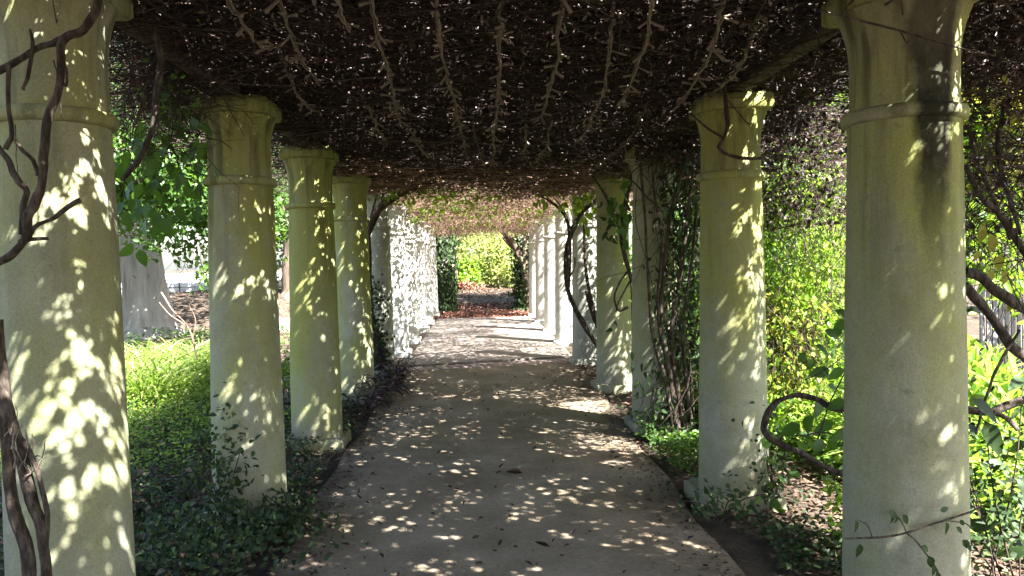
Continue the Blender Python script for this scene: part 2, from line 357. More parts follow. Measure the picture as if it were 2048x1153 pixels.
M['grass'] = leafmat('grass_blade', [(0, (.05, .10, .015)), (.45, (.13, .19, .035)), (.8, (.26, .30, .10)), (1, (.42, .42, .22))], .45, (.25, .38, .04), .5)
M['purple'] = leafmat('purple_leaf', [(0, (.018, .012, .016)), (.5, (.032, .02, .028)), (1, (.05, .04, .04))], .08, (.08, .03, .06), .4, .4)
M['white'] = ground_mat('pale_render', [(.3, (.5, .49, .47)), (.5, (.62, .61, .6)), (.7, (.7, .69, .68))], 2, 30, .004)
M['paling'] = barkmat('weathered_paling', [(.3, (.10, .10, .10)), (.55, (.16, .16, .16)), (.8, (.23, .23, .23))], 8, (3, 3, .2), .004)
M['iron'] = ground_mat('dark_iron', [(.3, (.03, .03, .03)), (.7, (.06, .06, .06))], 8, 60, .001)
M['terracotta'] = ground_mat('terracotta', [(.3, (.32, .17, .12)), (.5, (.42, .25, .18)), (.7, (.5, .33, .26))], 3, 30, .004)
M['stone'] = ground_mat('grey_stone', [(.3, (.12, .11, .10)), (.5, (.24, .22, .20)), (.7, (.36, .34, .31))], 4, 20, .03)

# ------------------------------------------------------------------ ground and path
xs = np.concatenate([[-400, -150, -60, -30], np.arange(-18, -1.21, .3), [-1.2, 1.55], np.arange(1.8, 12.1, .3), [20, 40, 90, 200, 400]])
ys = np.concatenate([[-300, -80, -30, -12], np.arange(-6, 60.1, .4), [80, 130, 250, 600]])
X, Y = np.meshgrid(xs, ys); g = Geo(); nx = len(xs)
i = np.arange(len(ys) - 1)[:, None] * nx; j = np.arange(nx - 1)[None]
g.add(np.stack([X, Y, gz(X, Y)], -1), np.stack([i + j, i + j + 1, i + nx + j + 1, i + nx + j], -1).reshape(-1, 4))
g.build('ground', M['soil'], smooth=True)['kind'] = 'structure'

def edge_l(y): return -1.13 - .012 * y + .02 * math.sin(y * 1.7) + .02 * math.sin(y * 4.1)
def edge_r(y): return 1.36 + .03 * min(max(y - 4.5, 0), 7) + .012 * math.sin(y * 1.3 + 1) + .02 * math.sin(y * 3.7)
def skew(y0, x): return y0 + .30 * (x + 1.2)          # joints run a little askew across the path
def slab(name, y0, y1, ztop, mat, n=60, off0=0, off1=0, straight=False):
    g = Geo(); rows = []
    K = 9
    for k in range(n + 1):
        y = y0 + (y1 - y0) * k / n
        w0 = (skew(0, 0) if False else 0)
        xl = -1.25 if straight else edge_l(y); xr = 1.58 if straight else edge_r(y)
        r = []
        for q in range(K + 1):
            x = xl + (xr - xl) * q / K
            yy = y + (.30 * (x + 1.2)) * ((off1 * k / n) + off0 * (1 - k / n))
            z = ztop + .006 * (NZ2.f(x * .9, yy * .9) - .5)
            r.append((x, yy, z))
        rows.append(r)
    V = np.array(rows); w = K + 1
    i = np.arange(n)[:, None] * w; j = np.arange(K)[None]
    g.add(V.reshape(-1, 3), np.stack([i + j, i + j + 1, i + w + j + 1, i + w + j], -1).reshape(-1, 4))
    # rim down into the ground
    loop = [(0, q) for q in range(w)] + [(k, K) for k in range(1, n + 1)] + [(n, q) for q in range(K - 1, -1, -1)] + [(k, 0) for k in range(n - 1, 0, -1)]
    T = np.array([V[a, b] for a, b in loop]); Bt = T.copy(); Bt[:, 2] = -.12; m = len(loop)
    q = np.arange(m); g.add(np.vstack([T, Bt]), np.stack([q + m, (q + 1) % m + m, (q + 1) % m, q], -1))
    o = g.build(name, mat); o['kind'] = 'structure'; return o
YB = 12.35
path = slab('path', -6, YB - .01, 0, M['concrete'], 90, 0, 1)
slab('path', YB + .52, 15.6, .035, M['concrete2'], 16, 1, .8, True)
slab('path', 15.64, 18.6, .032, M['concrete2'], 16, .8, .4, True)
slab('path', 18.63, 21.2, .036, M['concrete2'], 12, .4, .3, True)
slab('path', 21.23, 23.6, .032, M['concrete2'], 12, .3, .2, True)
# the brick band set in the path
gb = Geo(); gb.world = False; gb.box((0, 0, 0), (.150, .222, .10), 0, .5, .006)
bm_ = None
for row in range(2):
    for k in range(18):
        x = -1.25 + (k + (.5 if row else 0)) * .168
        if x > 1.62: continue
        if bm_ is None: b0 = gb.build('brick', M['brick'], path); o = b0; bm_ = 1
        else:
            o = b0.copy(); COL.objects.link(o); o.parent = path
        o.location = (x, skew(YB + .125 + row * .245, x), -.043 + rng.uniform(-.005, .006)); o.rotation_euler = (rng.uniform(-.02, .02), rng.uniform(-.02, .02), math.atan(.30) + rng.uniform(-.02, .02))
g = Geo(); g.add([(-1.3, skew(YB - .02, -1.3), -.034), (1.66, skew(YB - .02, 1.66), -.034), (1.66, skew(YB + .54, 1.66), -.034), (-1.3, skew(YB + .54, -1.3), -.034)], [(0, 1, 2, 3)])
g.build('mortar_bed', M['soil'], path)

# ------------------------------------------------------------------ columns
LEFT = [(-1.56, 3.04), (-1.56, 5.34), (-1.56, 7.55), (-1.56, 9.86), (-1.56, 12.25), (-1.56, 14.8), (-1.56, 17.2), (-1.56, 20.0), (-1.56, 22.6), (-1.56, 25.4)]
RIGHT = [(1.74, 3.2), (1.74, 5.43), (1.74, 7.87), (1.74, 10.3), (1.74, 13.0), (1.74, 16.0), (1.74, 18.7), (1.74, 21.6), (1.74, 24.3)]
def shaft_prof():
    p = [(.238, .05), (.236, .3)]
    for z in np.linspace(.5, 2.25, 16): p.append((.234 - .030 * ((z - .3) / 1.95) ** 1.25, z))
    return p
def make_column(seed):
    parts = []
    g = Geo(); g.world = False; lathe(g, shaft_prof(), 44, .010, seed); parts.append(('shaft', g, True))
    g = Geo(); g.world = False
    lathe(g, [(.203, 2.25), (.212, 2.252), (.226, 2.256), (.232, 2.268), (.232, 2.290), (.226, 2.302), (.206, 2.308), (.199, 2.309)], 44, .006, seed + 1); parts.append(('ring_moulding', g, True))
    g = Geo(); g.world = False
    p = [(.200, 2.309), (.199, 2.40), (.199, 2.48)]
    for t in np.linspace(0, 1, 9)[1:]: p.append((.199 + .040 * t ** 2.3, 2.48 + .225 * t))
    p += [(.241, 2.712), (.22, 2.716)]
    lathe(g, p, 44, .008, seed + 2); parts.append(('capital', g, True))
    g = Geo(); g.world = False; g.box((0, 0, 2.77), (.465, .455, .11), 0, .5, .012); parts.append(('abacus', g, False))
    g = Geo(); g.world = False; g.box((0, 0, -.03), (.55, .55, .22), 0, .5, .018)
    v = g.v[0]; v += (np.random.default_rng(seed).random(v.shape) - .5) * .022; parts.append(('plinth', g, False))
    return parts
PROT = [make_column(s) for s in (21, 34, 47)]
BUILT = {}
llab = ['massive near column on the left edge, woody vine twisting across it', 'moss-streaked column with dark ivy around its foot, just beyond the vine-wrapped column',
        'bright yellow-green algae column on the left with its chipped square plinth showing', 'left column with purple-leaved plants at its foot',
        'left column half hidden behind the arching dark vine trunk', 'left column speckled with sun just beyond the arching vine trunk', 'most brightly sunlit column of the left row, sixth plinth from the end pillar',
        'pale pinkish left column, third from the ivy pillar', 'pale left column with a clean plinth, second from the ivy pillar', 'last left column beside the dark ivy pillar, its foot in leaf litter']
rlab = ['massive near column on the right with a long black stain and a thin leafy twig', 'right column with broad sun patch, looped branch ending at its side',
        'column hidden by the thick cluster of climbing vine stems', 'right column with algae, between the vine cluster and the bent vine stem', 'pale right column behind the bent dark vine stem',
        'white right column just beyond the bent vine stem', 'white right column casting the nearer shadow bar on the path', 'sunlit pale right column casting the farther shadow bar on the path', 'last thin-looking column of the right row beside the forked pale branches']
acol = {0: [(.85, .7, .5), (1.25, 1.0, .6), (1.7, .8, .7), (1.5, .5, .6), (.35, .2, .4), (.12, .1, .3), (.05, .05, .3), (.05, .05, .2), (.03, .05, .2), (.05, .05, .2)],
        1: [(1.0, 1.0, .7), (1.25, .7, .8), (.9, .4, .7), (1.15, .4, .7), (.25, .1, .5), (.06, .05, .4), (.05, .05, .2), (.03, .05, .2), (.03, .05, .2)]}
COLUMNS = []
for side, lst, labs in ((0, LEFT, llab), (1, RIGHT, rlab)):
    for k, (x, y) in enumerate(lst):
        e = empty('column', (x, y, 0), labs[k], 'column', 'columns of the ' + ('left' if side == 0 else 'right') + ' row')
        e.scale = (.93, .93, .98) if side == 0 and k == 0 else (1.03, 1.03, .98) if k == 0 else (1, 1, .98)
        ang = rng.uniform(0, 6.28); pi = (k + side) % 3
        if side == 0 and k == 0: ang = 2.2
        for name, gg, sm in PROT[pi]:
            key = (pi, name)
            if key not in BUILT: o = gg.build(name, M['plaster'], e, sm); BUILT[key] = o
            else:
                o = BUILT[key].copy(); COL.objects.link(o); o.parent = e
            if side == 1 and k == 0:
                o.data = o.data.copy(); o.data.materials[0] = M['plaster_stained']; ang = 0
            if name in ('shaft', 'ring_moulding', 'capital'): o.rotation_euler.z = ang
            else: o.rotation_euler.z = rng.uniform(-.03, .03)
            a = acol[side][k]; o.color = (a[0] * (1.15 if name in ('abacus', 'plinth') else 1), a[1], a[2], [.48, .52, .58, .66, .82, 1, 1, 1, 1, 1][k])  # alpha darkens near columns: dirt, and deeper shade put into the plaster
        COLUMNS.append(e)

# ------------------------------------------------------------------ timber beams
for x, lab in ((-1.56, 'long dark timber beam lying on the left row of columns'), (1.74, 'long dark timber beam lying on the right row of columns')):
    y1 = 26.5 if x < 0 else 10.4
    g = Geo(); g.box((x, (y1 - 6.5) / 2, 2.83), (.11, y1 + 6.5, .12), 0, .5, .006); tag(g.build('timber_beam', M['timber']), lab, 'beam', 'long pergola beams')
for k in range(10):
    y = (LEFT[k][1] + RIGHT[min(k, 8)][1] + (2.2 if k == 9 else 0)) / 2
    g = Geo(); a = math.atan2(RIGHT[min(k, 8)][1] - LEFT[k][1], 3.3) if k < 9 else 0
    g.box((.09, y, 2.935 + rng.uniform(-.01, .01)), (4.6, .07, .09), a, .5, .004)
    tag(g.build('cross_beam', M['timber']), 'dark timber crosspiece over the ' + ['nearest', 'second', 'third', 'fourth', 'fifth', 'sixth', 'seventh', 'eighth', 'ninth', 'farthest'][k] + ' pair of columns', 'beam', 'pergola crosspieces')

# ------------------------------------------------------------------ vine canopy
holes = []
# gaps in the mat through which the sun finds its way: clusters of small openings along the sun's direction, levelled at ZH
ZH = 3.0
def apart(cand, gap=.026):
    kept = []
    for h in cand:
        if all((h[0] - o[0]) ** 2 + (h[1] - o[1]) ** 2 > (h[2] + o[2] + gap) ** 2 for o in kept): kept.append(h)
    holes.extend(kept)
def hole(P, r, s=.9):
    c = np.asarray(P) + SUN * ((ZH - P[2]) / SUN[2]); n = int(6 + 170 * r * s)
    apart([(c[0] + q[0], c[1] + q[1], .007 + .013 * rng.random() ** 1.4) for q in rng.normal(size=(n, 2)) * r * .8])
for px, py, D, r, s in [(110, 640, 2.85, .17, .6), (170, 780, 2.85, .18, .6), (130, 730, 2.85, .17, .6), (150, 900, 2.85, .2, .5), (220, 760, 2.85, .12, .85), (220, 1000, 2.9, .22, .7), (215, 350, 2.9, .14, .75), (110, 390, 2.85, .1, .8),
                        (490, 560, 5.15, .14, .7), (520, 780, 5.15, .15, .6), (640, 420, 7.35, .2, .75), (620, 600, 7.35, .25, .55), (650, 820, 7.35, .2, .7),
                        (710, 460, 9.7, .25, .6), (715, 560, 9.7, .2, .7), (710, 700, 9.7, .2, .5),
                        (1505, 560, 5.3, .16, 1.9), (1515, 640, 5.3, .16, 2.2), (1505, 710, 5.3, .13, 1.8), (1520, 470, 5.3, .1, 1.5), (1520, 880, 5.3, .16, 1.4), (1470, 250, 5.3, .14, .8), (1480, 960, 5.3, .12, .7),
                        (1835, 310, 3.05, .06, .2), (1900, 520, 3.1, .09, .35), (1830, 690, 3.05, .06, .2), (1900, 80, 3.1, .06, .25),
                        (1225, 720, 10.1, .25, .8), (1230, 800, 10.1, .2, .7), (1290, 640, 7.7, .15, .6), (1175, 500, 12.8, .3, .8)]:
    hole(at(px, py, D), r, s)
for px, py, r, s in [(1050, 900, .25, .75), (1180, 930, .28, .85), (1240, 945, .22, .9), (1120, 985, .16, .75), (1010, 1060, .22, .8), (1090, 1080, .18, .75), (930, 940, .12, .7), (760, 900, .3, .6), (800, 1070, .12, .7), (1200, 1000, .15, .7), (880, 760, .4, .6), (1000, 790, .3, .5), (1150, 760, .4, .5), (1300, 1060, .2, .5), (880, 1140, .15, .6), (1130, 1130, .12, .7)]:
    hole(onz(px, py, 0), r, s)
for k in range(400):
    y = rng.uniform(-3, 26); x = rng.uniform(-2.6, 3.9)
    m = rng.integers(1, 7) + (4 if y > 11 else 1) + (4 if 13.5 < y < 18 else 0); sg = rng.uniform(.05, .22)
    apart([(x + q[0], y + q[1], .006 + .013 * rng.random() ** 2) for q in rng.normal(size=(m, 2)) * sg])
for k in range(9000):
    holes.append((rng.uniform(-2.6, 3.9), rng.uniform(-3, 14), rng.uniform(.003, .0075)))
for k in range(1500):
    holes.append((rng.uniform(-2.2, 3.4), rng.uniform(10.5, 25), rng.uniform(.005, .014)))
HRES = .005; HX0, HY0 = -3.6, -7.0; HM = np.zeros((int(8.4 / HRES), int(34 / HRES)), bool)
for hx, hy, r in holes:
    i0 = int((hx - HX0) / HRES); j0 = int((hy - HY0) / HRES); q = int(r / HRES) + 1
    if q < i0 < HM.shape[0] - q - 1 and q < j0 < HM.shape[1] - q - 1:
        u = np.arange(-q, q + 1); HM[i0 - q:i0 + q + 1, j0 - q:j0 + q + 1] |= (u[:, None] ** 2 + u[None] ** 2) * HRES * HRES < r * r
def in_hole(P):
    """P (N, K, 3): does any sample lie on a sun path that an opening leaves free"""
    t = (ZH - P[..., 2]) / SUN[2]; x = P[..., 0] + SUN[0] * t; y = P[..., 1] + SUN[1] * t
    i = np.clip(((x - HX0) / HRES).astype(int), 0, HM.shape[0] - 1); j = np.clip(((y - HY0) / HRES).astype(int), 0, HM.shape[1] - 1)
    return HM[i, j].any(1)
LEFT_EDGE = -2.5
def dens(x, y):
    n = NZ.f(x * 1.1 + 5, y * 1.1 + 2, 4); d = 1.0 + .7 * sstep(.32, .58, n)
    far = sstep(10, 13.5, y); d = d * (1 - .45 * far)
    gap = sstep(15.8, 17, y) * sstep(24, 22.5, y) * sstep(1.8, 2.4, x)
    d = d * (1 - .92 * gap)
    right = 3.6 - .85 * sstep(4.7, 5.3, y) * sstep(8.2, 7.4, y) - .25 * sstep(8, 12, y) - .5 * sstep(13, 15, y) + .4 * (n - .5); left = LEFT_EDGE - .4 * (n - .5)
    return d * sstep(right + .15, right - .25, x) * sstep(left - .15, left + .25, x)
def zbase(x, y): return 2.775 + (.10 + .22 * sstep(9, 13, y)) * (NZ2.f(x * .8, y * .8) - .5) - .22 * sstep(2.0, 3.4, np.abs(x - .2)) * sstep(2.6, 3.6, y) 
def scatter(n, y0=-5.5, y1=25.8):
    out = []; c = 0
    while c < n:
        x = rng.uniform(-3.1, 3.9, 60000); y = rng.uniform(y0, y1, 60000); k = rng.random(60000) * 1.7 < dens(x, y) * (sstep(14, 8.5, y) if y1 == 14 else sstep(8, 12.5, y) if y0 == 8 else 1)
        out.append(np.stack([x[k], y[k]], 1)); c += k.sum()
    return np.concatenate(out)[:n]
def canopy_leaf(g, n, y0, y1, zlo, zhi, L, W_):
    q = scatter(n, y0, y1); z = zbase(q[:, 0], q[:, 1]) + rng.uniform(zlo, zhi, n)
    C = np.column_stack([q, z]); A = unit(rdirs(n) * np.array([1, 1, .5])); Nn = rdirs(n) + np.array([0, 0, .9]); S = unit(np.cross(A, Nn))
    LL = rng.uniform(.6, 1.3, n)[:, None] * L; WW = rng.uniform(.6, 1.3, n)[:, None] * W_
    smp = np.stack([C + A * LL * t + S * WW * u for t, u in ((0, 0), (.22, 0), (.45, 0), (.7, 0), (1, 0), (.45, .5), (.45, -.5), (.25, .27), (.25, -.27), (.7, .27), (.7, -.27))], 1)
    k = ~in_hole(smp); leaves(g, C[k], A[k], Nn[k], LL[k], WW[k], None, 0)
def canopy_twig(g, n, y0, y1, zlo, zhi, L, rad, flat=.35, keep=.3):
    q = scatter(n, y0, y1); z = zbase(q[:, 0], q[:, 1]) + zlo + (zhi - zlo) * rng.random(n) ** 1.3
    D = rdirs(n) * np.array([1, .8, flat]); rand_twigs(g, np.column_stack([q, z]), unit(D), rng.uniform(.4, 1.4, n) * L, rng.uniform(.5, 1.5, n) * rad, zmin=zbase(q[:, 0], q[:, 1])[:, None] - .06, mask=in_hole, keep=keep)
CAN = empty('vine_canopy', (0, 10, 2.85), 'dense roof of dry leafless vine twigs over the whole path', 'vine canopy'); CAN['kind'] = 'stuff'
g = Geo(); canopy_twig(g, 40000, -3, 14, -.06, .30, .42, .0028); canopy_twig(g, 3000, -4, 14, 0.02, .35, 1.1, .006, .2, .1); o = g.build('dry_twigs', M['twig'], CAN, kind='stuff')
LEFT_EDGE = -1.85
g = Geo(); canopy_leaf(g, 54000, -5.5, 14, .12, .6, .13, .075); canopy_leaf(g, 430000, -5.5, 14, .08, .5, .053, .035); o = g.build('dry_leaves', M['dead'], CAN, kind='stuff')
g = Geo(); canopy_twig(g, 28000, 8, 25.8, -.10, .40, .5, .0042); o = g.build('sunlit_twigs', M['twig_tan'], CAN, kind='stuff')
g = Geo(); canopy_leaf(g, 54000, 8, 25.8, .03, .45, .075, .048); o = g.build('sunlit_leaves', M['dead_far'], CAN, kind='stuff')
g = Geo(); n = 9000; q = scatter(n, 2.0, 14); C = np.column_stack([q, zbase(q[:, 0], q[:, 1]) - .03 + .14 * rng.random(n)])
leaves(g, C, rdirs(n), rdirs(n), rng.uniform(.02, .06, n), rng.uniform(.007, .02, n), None, 0); g.build('pale_glint_flakes', M['glint_flake'], CAN, kind='stuff')  # pale flakes added to imitate sky glints through the twigs
g = Geo(); n = 5200; q = scatter(n, 11, 25.5); C = np.column_stack([q, zbase(q[:, 0], q[:, 1]) - .22 + .3 * rng.random(n)])
k = NZ2.f(q[:, 0] * 1.1, q[:, 1] * .7, 3) > .5; C = C[k]; n = len(C)
leaves(g, C, rdirs(n) + np.array([0, 0, -.5]), rdirs(n) + np.array([0, -.6, .4]), rng.uniform(.05, .1, n), rng.uniform(.03, .06, n)); g.build('green_leaves', M['bright'], CAN, kind='stuff')
g = Geo(); n = 5600; q = scatter(n, 8, 25.6); C = np.column_stack([q, zbase(q[:, 0], q[:, 1]) + .02])
rand_twigs(g, C, unit(rdirs(n) + np.array([0, 0, -.55])), rng.uniform(.1, .42, n), rng.uniform(.002, .0045, n), .5, 4); g.build('drooping_twigs', M['twig_tan'], CAN, kind='stuff')
# trailing fringe under the canopy's far end
g = Geo(); n = 2300
C = np.column_stack([rng.uniform(-1.3, 1.5, n), rng.uniform(21, 25.8, n), 2.86 - .12 * rng.random(n)])
rand_twigs(g, C, unit(rdirs(n) * .6 + np.array([0, 0, -.9])), rng.uniform(.15, .5, n), rng.uniform(.003, .007, n), .5, 4)
g.build('trailing_twigs', M['twig_tan'], CAN, kind='stuff')
g = Geo(); n = 2600; C = np.column_stack([rng.uniform(-1.7, 2.0, n), rng.uniform(12, 22, n), 2.72 + .06 * rng.random(n)]); k = NZ2.f(C[:, 0] * 1.7, C[:, 1] * .9, 3) > .52; C = C[k]; n = len(C)
rand_twigs(g, C, unit(rdirs(n) * .8 + np.array([0, 0, -.8])), rng.uniform(.1, .38, n), rng.uniform(.002, .005, n), .6, 4); g.build('trailing_twigs', M['twig_tan'], CAN, kind='stuff')
# thin twigs hanging at the near edges
g = Geo(); n = 1900
sx = np.where(rng.random(n) < .5, rng.uniform(-2.6, -1.25, n), rng.uniform(1.4, 3.2, n)); C = np.column_stack([sx, rng.uniform(3.4, 13, n), 2.78 + .05 * rng.random(n)])
rand_twigs(g, C, unit(rdirs(n) * .7 + np.array([0, 0, -.6])), rng.uniform(.08, .32, n), rng.uniform(.001, .0026, n), .6, 4)
g.build('hanging_twigs', M['twig'], CAN, kind='stuff')

# pruned runners with clipped stubs, hung under the canopy
g = Geo(); g.world = False; tube(g, catmull([(0, 0, 0), (.004, 0, .3), (-.006, .004, .7), (.003, 0, 1)], 2), [.16, .11, .12, .15], 6, .25)
stub0 = g.build('clipped_stub', M['tan_bark'], link=False)
sm_ = stub0.data; bpy.data.objects.remove(stub0)
runs = [([(548, 0), (590, 90), (640, 190)], 2.66), ([(650, 10), (700, 90)], 2.60), ([(738, -20), (760, 90), (790, 200), (800, 265)], 2.66), ([(870, -20), (885, 110), (915, 230), (935, 330)], 2.68),
        ([(1000, -20), (998, 130), (990, 260), (985, 340)], 2.66), ([(1130, -10), (1112, 130), (1080, 250)], 2.66), ([(1232, 20), (1215, 140), (1185, 240), (1150, 300)], 2.66), ([(1312, -20), (1290, 90), (1240, 230)], 2.65),
        ([(1455, 20), (1420, 110), (1350, 235)], 2.68), ([(1520, 85), (1470, 150), (1400, 215)], 2.70), ([(800, 235), (835, 290), (860, 320)], 2.70), ([(1300, 235), (1250, 290), (1190, 340)], 2.68),
        ([(1110, 240), (1090, 300), (1060, 340)], 2.70), ([(1055, 235), (1050, 300), (1045, 330)], 2.70), ([(560, 150), (600, 200), (640, 240)], 2.72), ([(420, -10), (500, 70), (560, 120)], 2.66),
        ([(940, 250), (960, 310), (975, 350)], 2.70), ([(720, 200), (750, 250), (775, 300)], 2.71)]
ORD = ['leftmost', 'second', 'third', 'fourth', 'fifth', 'sixth', 'seventh', 'eighth', 'ninth', 'tenth']
nearset = sorted([q for q in runs if q[0][0][1] < 95], key=lambda q: q[0][-1][0]); farset = sorted([q for q in runs if q[0][0][1] >= 95], key=lambda q: q[0][-1][0])
def rlab(q):
    for st, nm in ((nearset, 'long near'), (farset, 'short distant')):
        if q in st:
            i = st.index(q); o = ORD[i] if i < 10 else 'last but ' + str(len(st) - 1 - i) if i < len(st) - 1 else 'rightmost'
            return o + ' from the left of the ' + nm + ' vine runners with clipped stubs'
for px, z in runs:
    rl = rlab((px, z))
    P = np.array([onz(a, b, z + rng.uniform(-.03, .03)) for a, b in px]); P[0, 2] += .12; P[-1, 2] += .05
    mid = P[len(P) // 2]; e = empty('pruned_runner', mid, rl, 'vine runner', 'pruned vine runners under the canopy')
    Q = catmull(P, 12); Q[1:-1] += rng.normal(size=Q[1:-1].shape) * .005
    g = Geo(); tube(g, Q, [.008, .006, .0045], 6, .4)
    # a second strand twisted round the first
    a_ = np.linspace(0, 14, len(Q)); Q2 = Q + .012 * np.column_stack([np.cos(a_), 0 * a_, np.sin(a_)]); tube(g, Q2, .0035, 5, .4); g.build('runner_stem', M['tan_bark'], e, True)
    seg = np.cumsum(np.concatenate([[0], np.linalg.norm(np.diff(Q, axis=0), axis=1)]))
    s = rng.uniform(.03, .1); side = 1
    while s < seg[-1]:
        p = np.array([np.interp(s, seg, Q[:, c]) for c in range(3)])
        for rep in range(1 if rng.random() < .75 else 3):
            d = Vector((side * rng.uniform(.25, 1), rng.uniform(-.75, .5), rng.uniform(-.9, .15))).normalized()
            o = bpy.data.objects.new('clipped_stub', sm_); COL.objects.link(o); o.parent = e
            L = rng.uniform(.03, .085); q = d.to_track_quat('Z', 'Y').to_matrix().to_4x4()
            wv = rng.uniform(.6, 1.05)
            o.matrix_local = Matrix.Translation(Vector(p - mid)) @ q @ Matrix.Diagonal((.062 * wv, .062 * wv, L, 1))
            side = -side
        s += rng.uniform(.07, .26)

g = Geo(); n = 130; q = scatter(n, 1.5, 12); C = np.column_stack([q, zbase(q[:, 0], q[:, 1]) - .02]); D = rdirs(n) * np.array([1, .55, .06])
rand_twigs(g, C, unit(D), rng.uniform(.7, 2.2, n), rng.uniform(.004, .011, n), .16, 7, zmin=zbase(q[:, 0], q[:, 1])[:, None] - .09); g.build('crossing_branches', M['bark'], CAN, True, kind='stuff')
def tangle(label, px, py, D, sd, ntw, nlf, lm):
    b = at(np.mean(px), np.mean(py), D); e = empty('vine_tangle', b, label, 'vine')
    def pts(n, pw): return np.array([at(rng.uniform(*px), py[0] + (py[1] - py[0]) * rng.random() ** pw, D + rng.normal() * sd) for _ in range(n)])
    g = Geo(); rand_twigs(g, pts(ntw, 1.2), unit(rdirs(ntw) * np.array([1, .8, .8]) + np.array([0, 0, -.25])), rng.uniform(.1, .5, ntw), rng.uniform(.0012, .0038, ntw), .45, 4); g.build('twigs', M['twig'], e, kind='stuff')
    g = Geo(); leaves(g, pts(nlf, 1.7), rdirs(nlf) + np.array([0, 0, -.4]), rdirs(nlf), rng.uniform(.025, .065, nlf), rng.uniform(.015, .04, nlf)); g.build('leaves', M[lm], e, kind='stuff')
tangle('dry brown vine tangle hanging under the roof between the two nearest right columns', (1525, 1710), (230, 455), 6.3, .4, 800, 1500, 'dead')
tangle('dark twig tangle hanging beyond the nearest right column', (1930, 2110), (-60, 470), 4.3, .45, 900, 900, 'dead')
tangle('dark twig tangle under the roof edge between the two nearest left columns', (245, 430), (30, 230), 4.9, .5, 800, 260, 'green')
tangle('brown tangle hanging before the third right column', (1270, 1400), (230, 330), 7.2, .3, 500, 900, 'dead')
# ------------------------------------------------------------------ leaf parts
def leaf_mesh(name, mat, L=1.0, Wd=.6, n=5, cup=.12, droop=.25):
    g = Geo(); g.world = False; V = []; 
    for k in range(n + 1):
        t = k / n; w = Wd * .5 * (math.sin(math.pi * min(1, t ** .75)) ** .8) * (1 - .25 * t) + .004
        z = -droop * t * t
        V += [(-w, t * L, z + cup * w * 2), (0, t * L, z), (w, t * L, z + cup * w * 2)]
    f = []
    for k in range(n):
        a = k * 3; f += [(a, a + 1, a + 4, a + 3), (a + 1, a + 2, a + 5, a + 4)]
    g.add(V, f, .55); o = g.build(name, mat, link=False); me = o.data; bpy.data.objects.remove(o); me.shade_smooth(); return me
LM = {k: leaf_mesh('leaf', M[k]) for k in ('green', 'bright', 'yellow', 'ivy')}
LM['lance'] = leaf_mesh('leaf', M['purple'], 1, .16, 6, .2, .35)
LM['dark'] = leaf_mesh('leaf', M['ivy'], 1, .5, 5, .1, .3)
LM['dry'] = leaf_mesh('leaf', M['litter'], 1, .55, 5, .5, -.2)
def leaf_part(parent, me, p, axis, normal, L, base):
    y = Vector(axis).normalized(); z = Vector(normal); z = (z - y * z.dot(y)).normalized(); x = y.cross(z)
    m = Matrix((x, y, z)).transposed().to_4x4()
    o = bpy.data.objects.new('leaf', me); COL.objects.link(o); o.parent = parent
    o.matrix_local = Matrix.Translation(Vector(np.asarray(p) - base)) @ m @ Matrix.Scale(L, 4)
    return o
def vine(label, stems, mat='bark', cat='vine', base=None, group=None, name='climbing_vine', knob=.34, sides=10, jit=.005, rs=1.0):
    """stems: list of (list of (px, py, D), radii)"""
    allp = [np.array([at(*q) for q in s]) for s, r in stems]
    b = allp[0][0].copy() if base is None else np.asarray(base); 
    e = empty(name, b, label, cat, group)
    for P, (s, r) in zip(allp, stems):
        Q = catmull(P, 10); w_ = np.cumsum(rng.normal(size=(len(Q), 3)), 0); w_ -= w_[:1] + (w_[-1:] - w_[:1]) * np.linspace(0, 1, len(Q))[:, None]; kq = np.ones(5) / 5
        for c_ in range(3): w_[:, c_] = np.convolve(np.pad(w_[:, c_], 2, 'edge'), kq, 'valid')
        Q += w_ * jit * .45
        g = Geo(); tube(g, Q, [q * rs for q in r], sides, knob); g.build('stem', M[mat], e, True)
    return e, b, allp

# vine across the near left column
D0 = 2.66
e, b, _ = vine('gnarled dark vine twisting down the front of the nearest left column',
    [([(200, -30, D0), (190, 0, D0), (165, 55, D0), (125, 82, D0), (118, 112, D0), (104, 190, D0), (84, 270, D0), (78, 330, D0), (72, 390, D0), (48, 428, D0), (40, 480, D0), (0, 524, D0), (-50, 560, D0)], [.020, .022, .018, .02, .024, .017]),
     ([(128, 78, D0), (95, 95, D0), (60, 103, D0), (0, 136, D0), (-60, 170, D0)], [.016, .015, .018]),
     ([(-20, 270, D0), (5, 300, D0), (30, 350, D0), (55, 378, D0), (52, 420, D0), (44, 470, D0)], [.013, .016, .014]),
     ([(40, 482, D0), (65, 478, D0), (95, 478, D0)], [.012, .010]),
     ([(58, 474, D0), (78, 445, D0), (110, 424, D0), (160, 402, D0)], [.011, .012, .013]),
     ([(30, 280, D0), (62, 320, D0), (75, 350, D0)], [.009, .012]),
     ([(60, 60, D0), (64, 110, D0), (50, 165, D0), (45, 180, D0)], [.007, .01, .006]),
     ([(120, 112, D0), (132, 125, D0), (136, 150, D0), (124, 170, D0), (118, 130, D0)], [.006, .005]),
     ([(108, 120, D0), (118, 170, D0), (124, 238, D0)], [.004, .002]), ([(105, 0, D0), (112, 40, D0), (115, 38, D0)], [.003, .002]),
     ([(18, 130, D0), (15, 230, D0), (20, 280, D0), (12, 300, D0)], [.01, .012]),
     ([(30, 250, D0), (32, 300, D0), (35, 352, D0)], [.003, .002])], rs=.62)
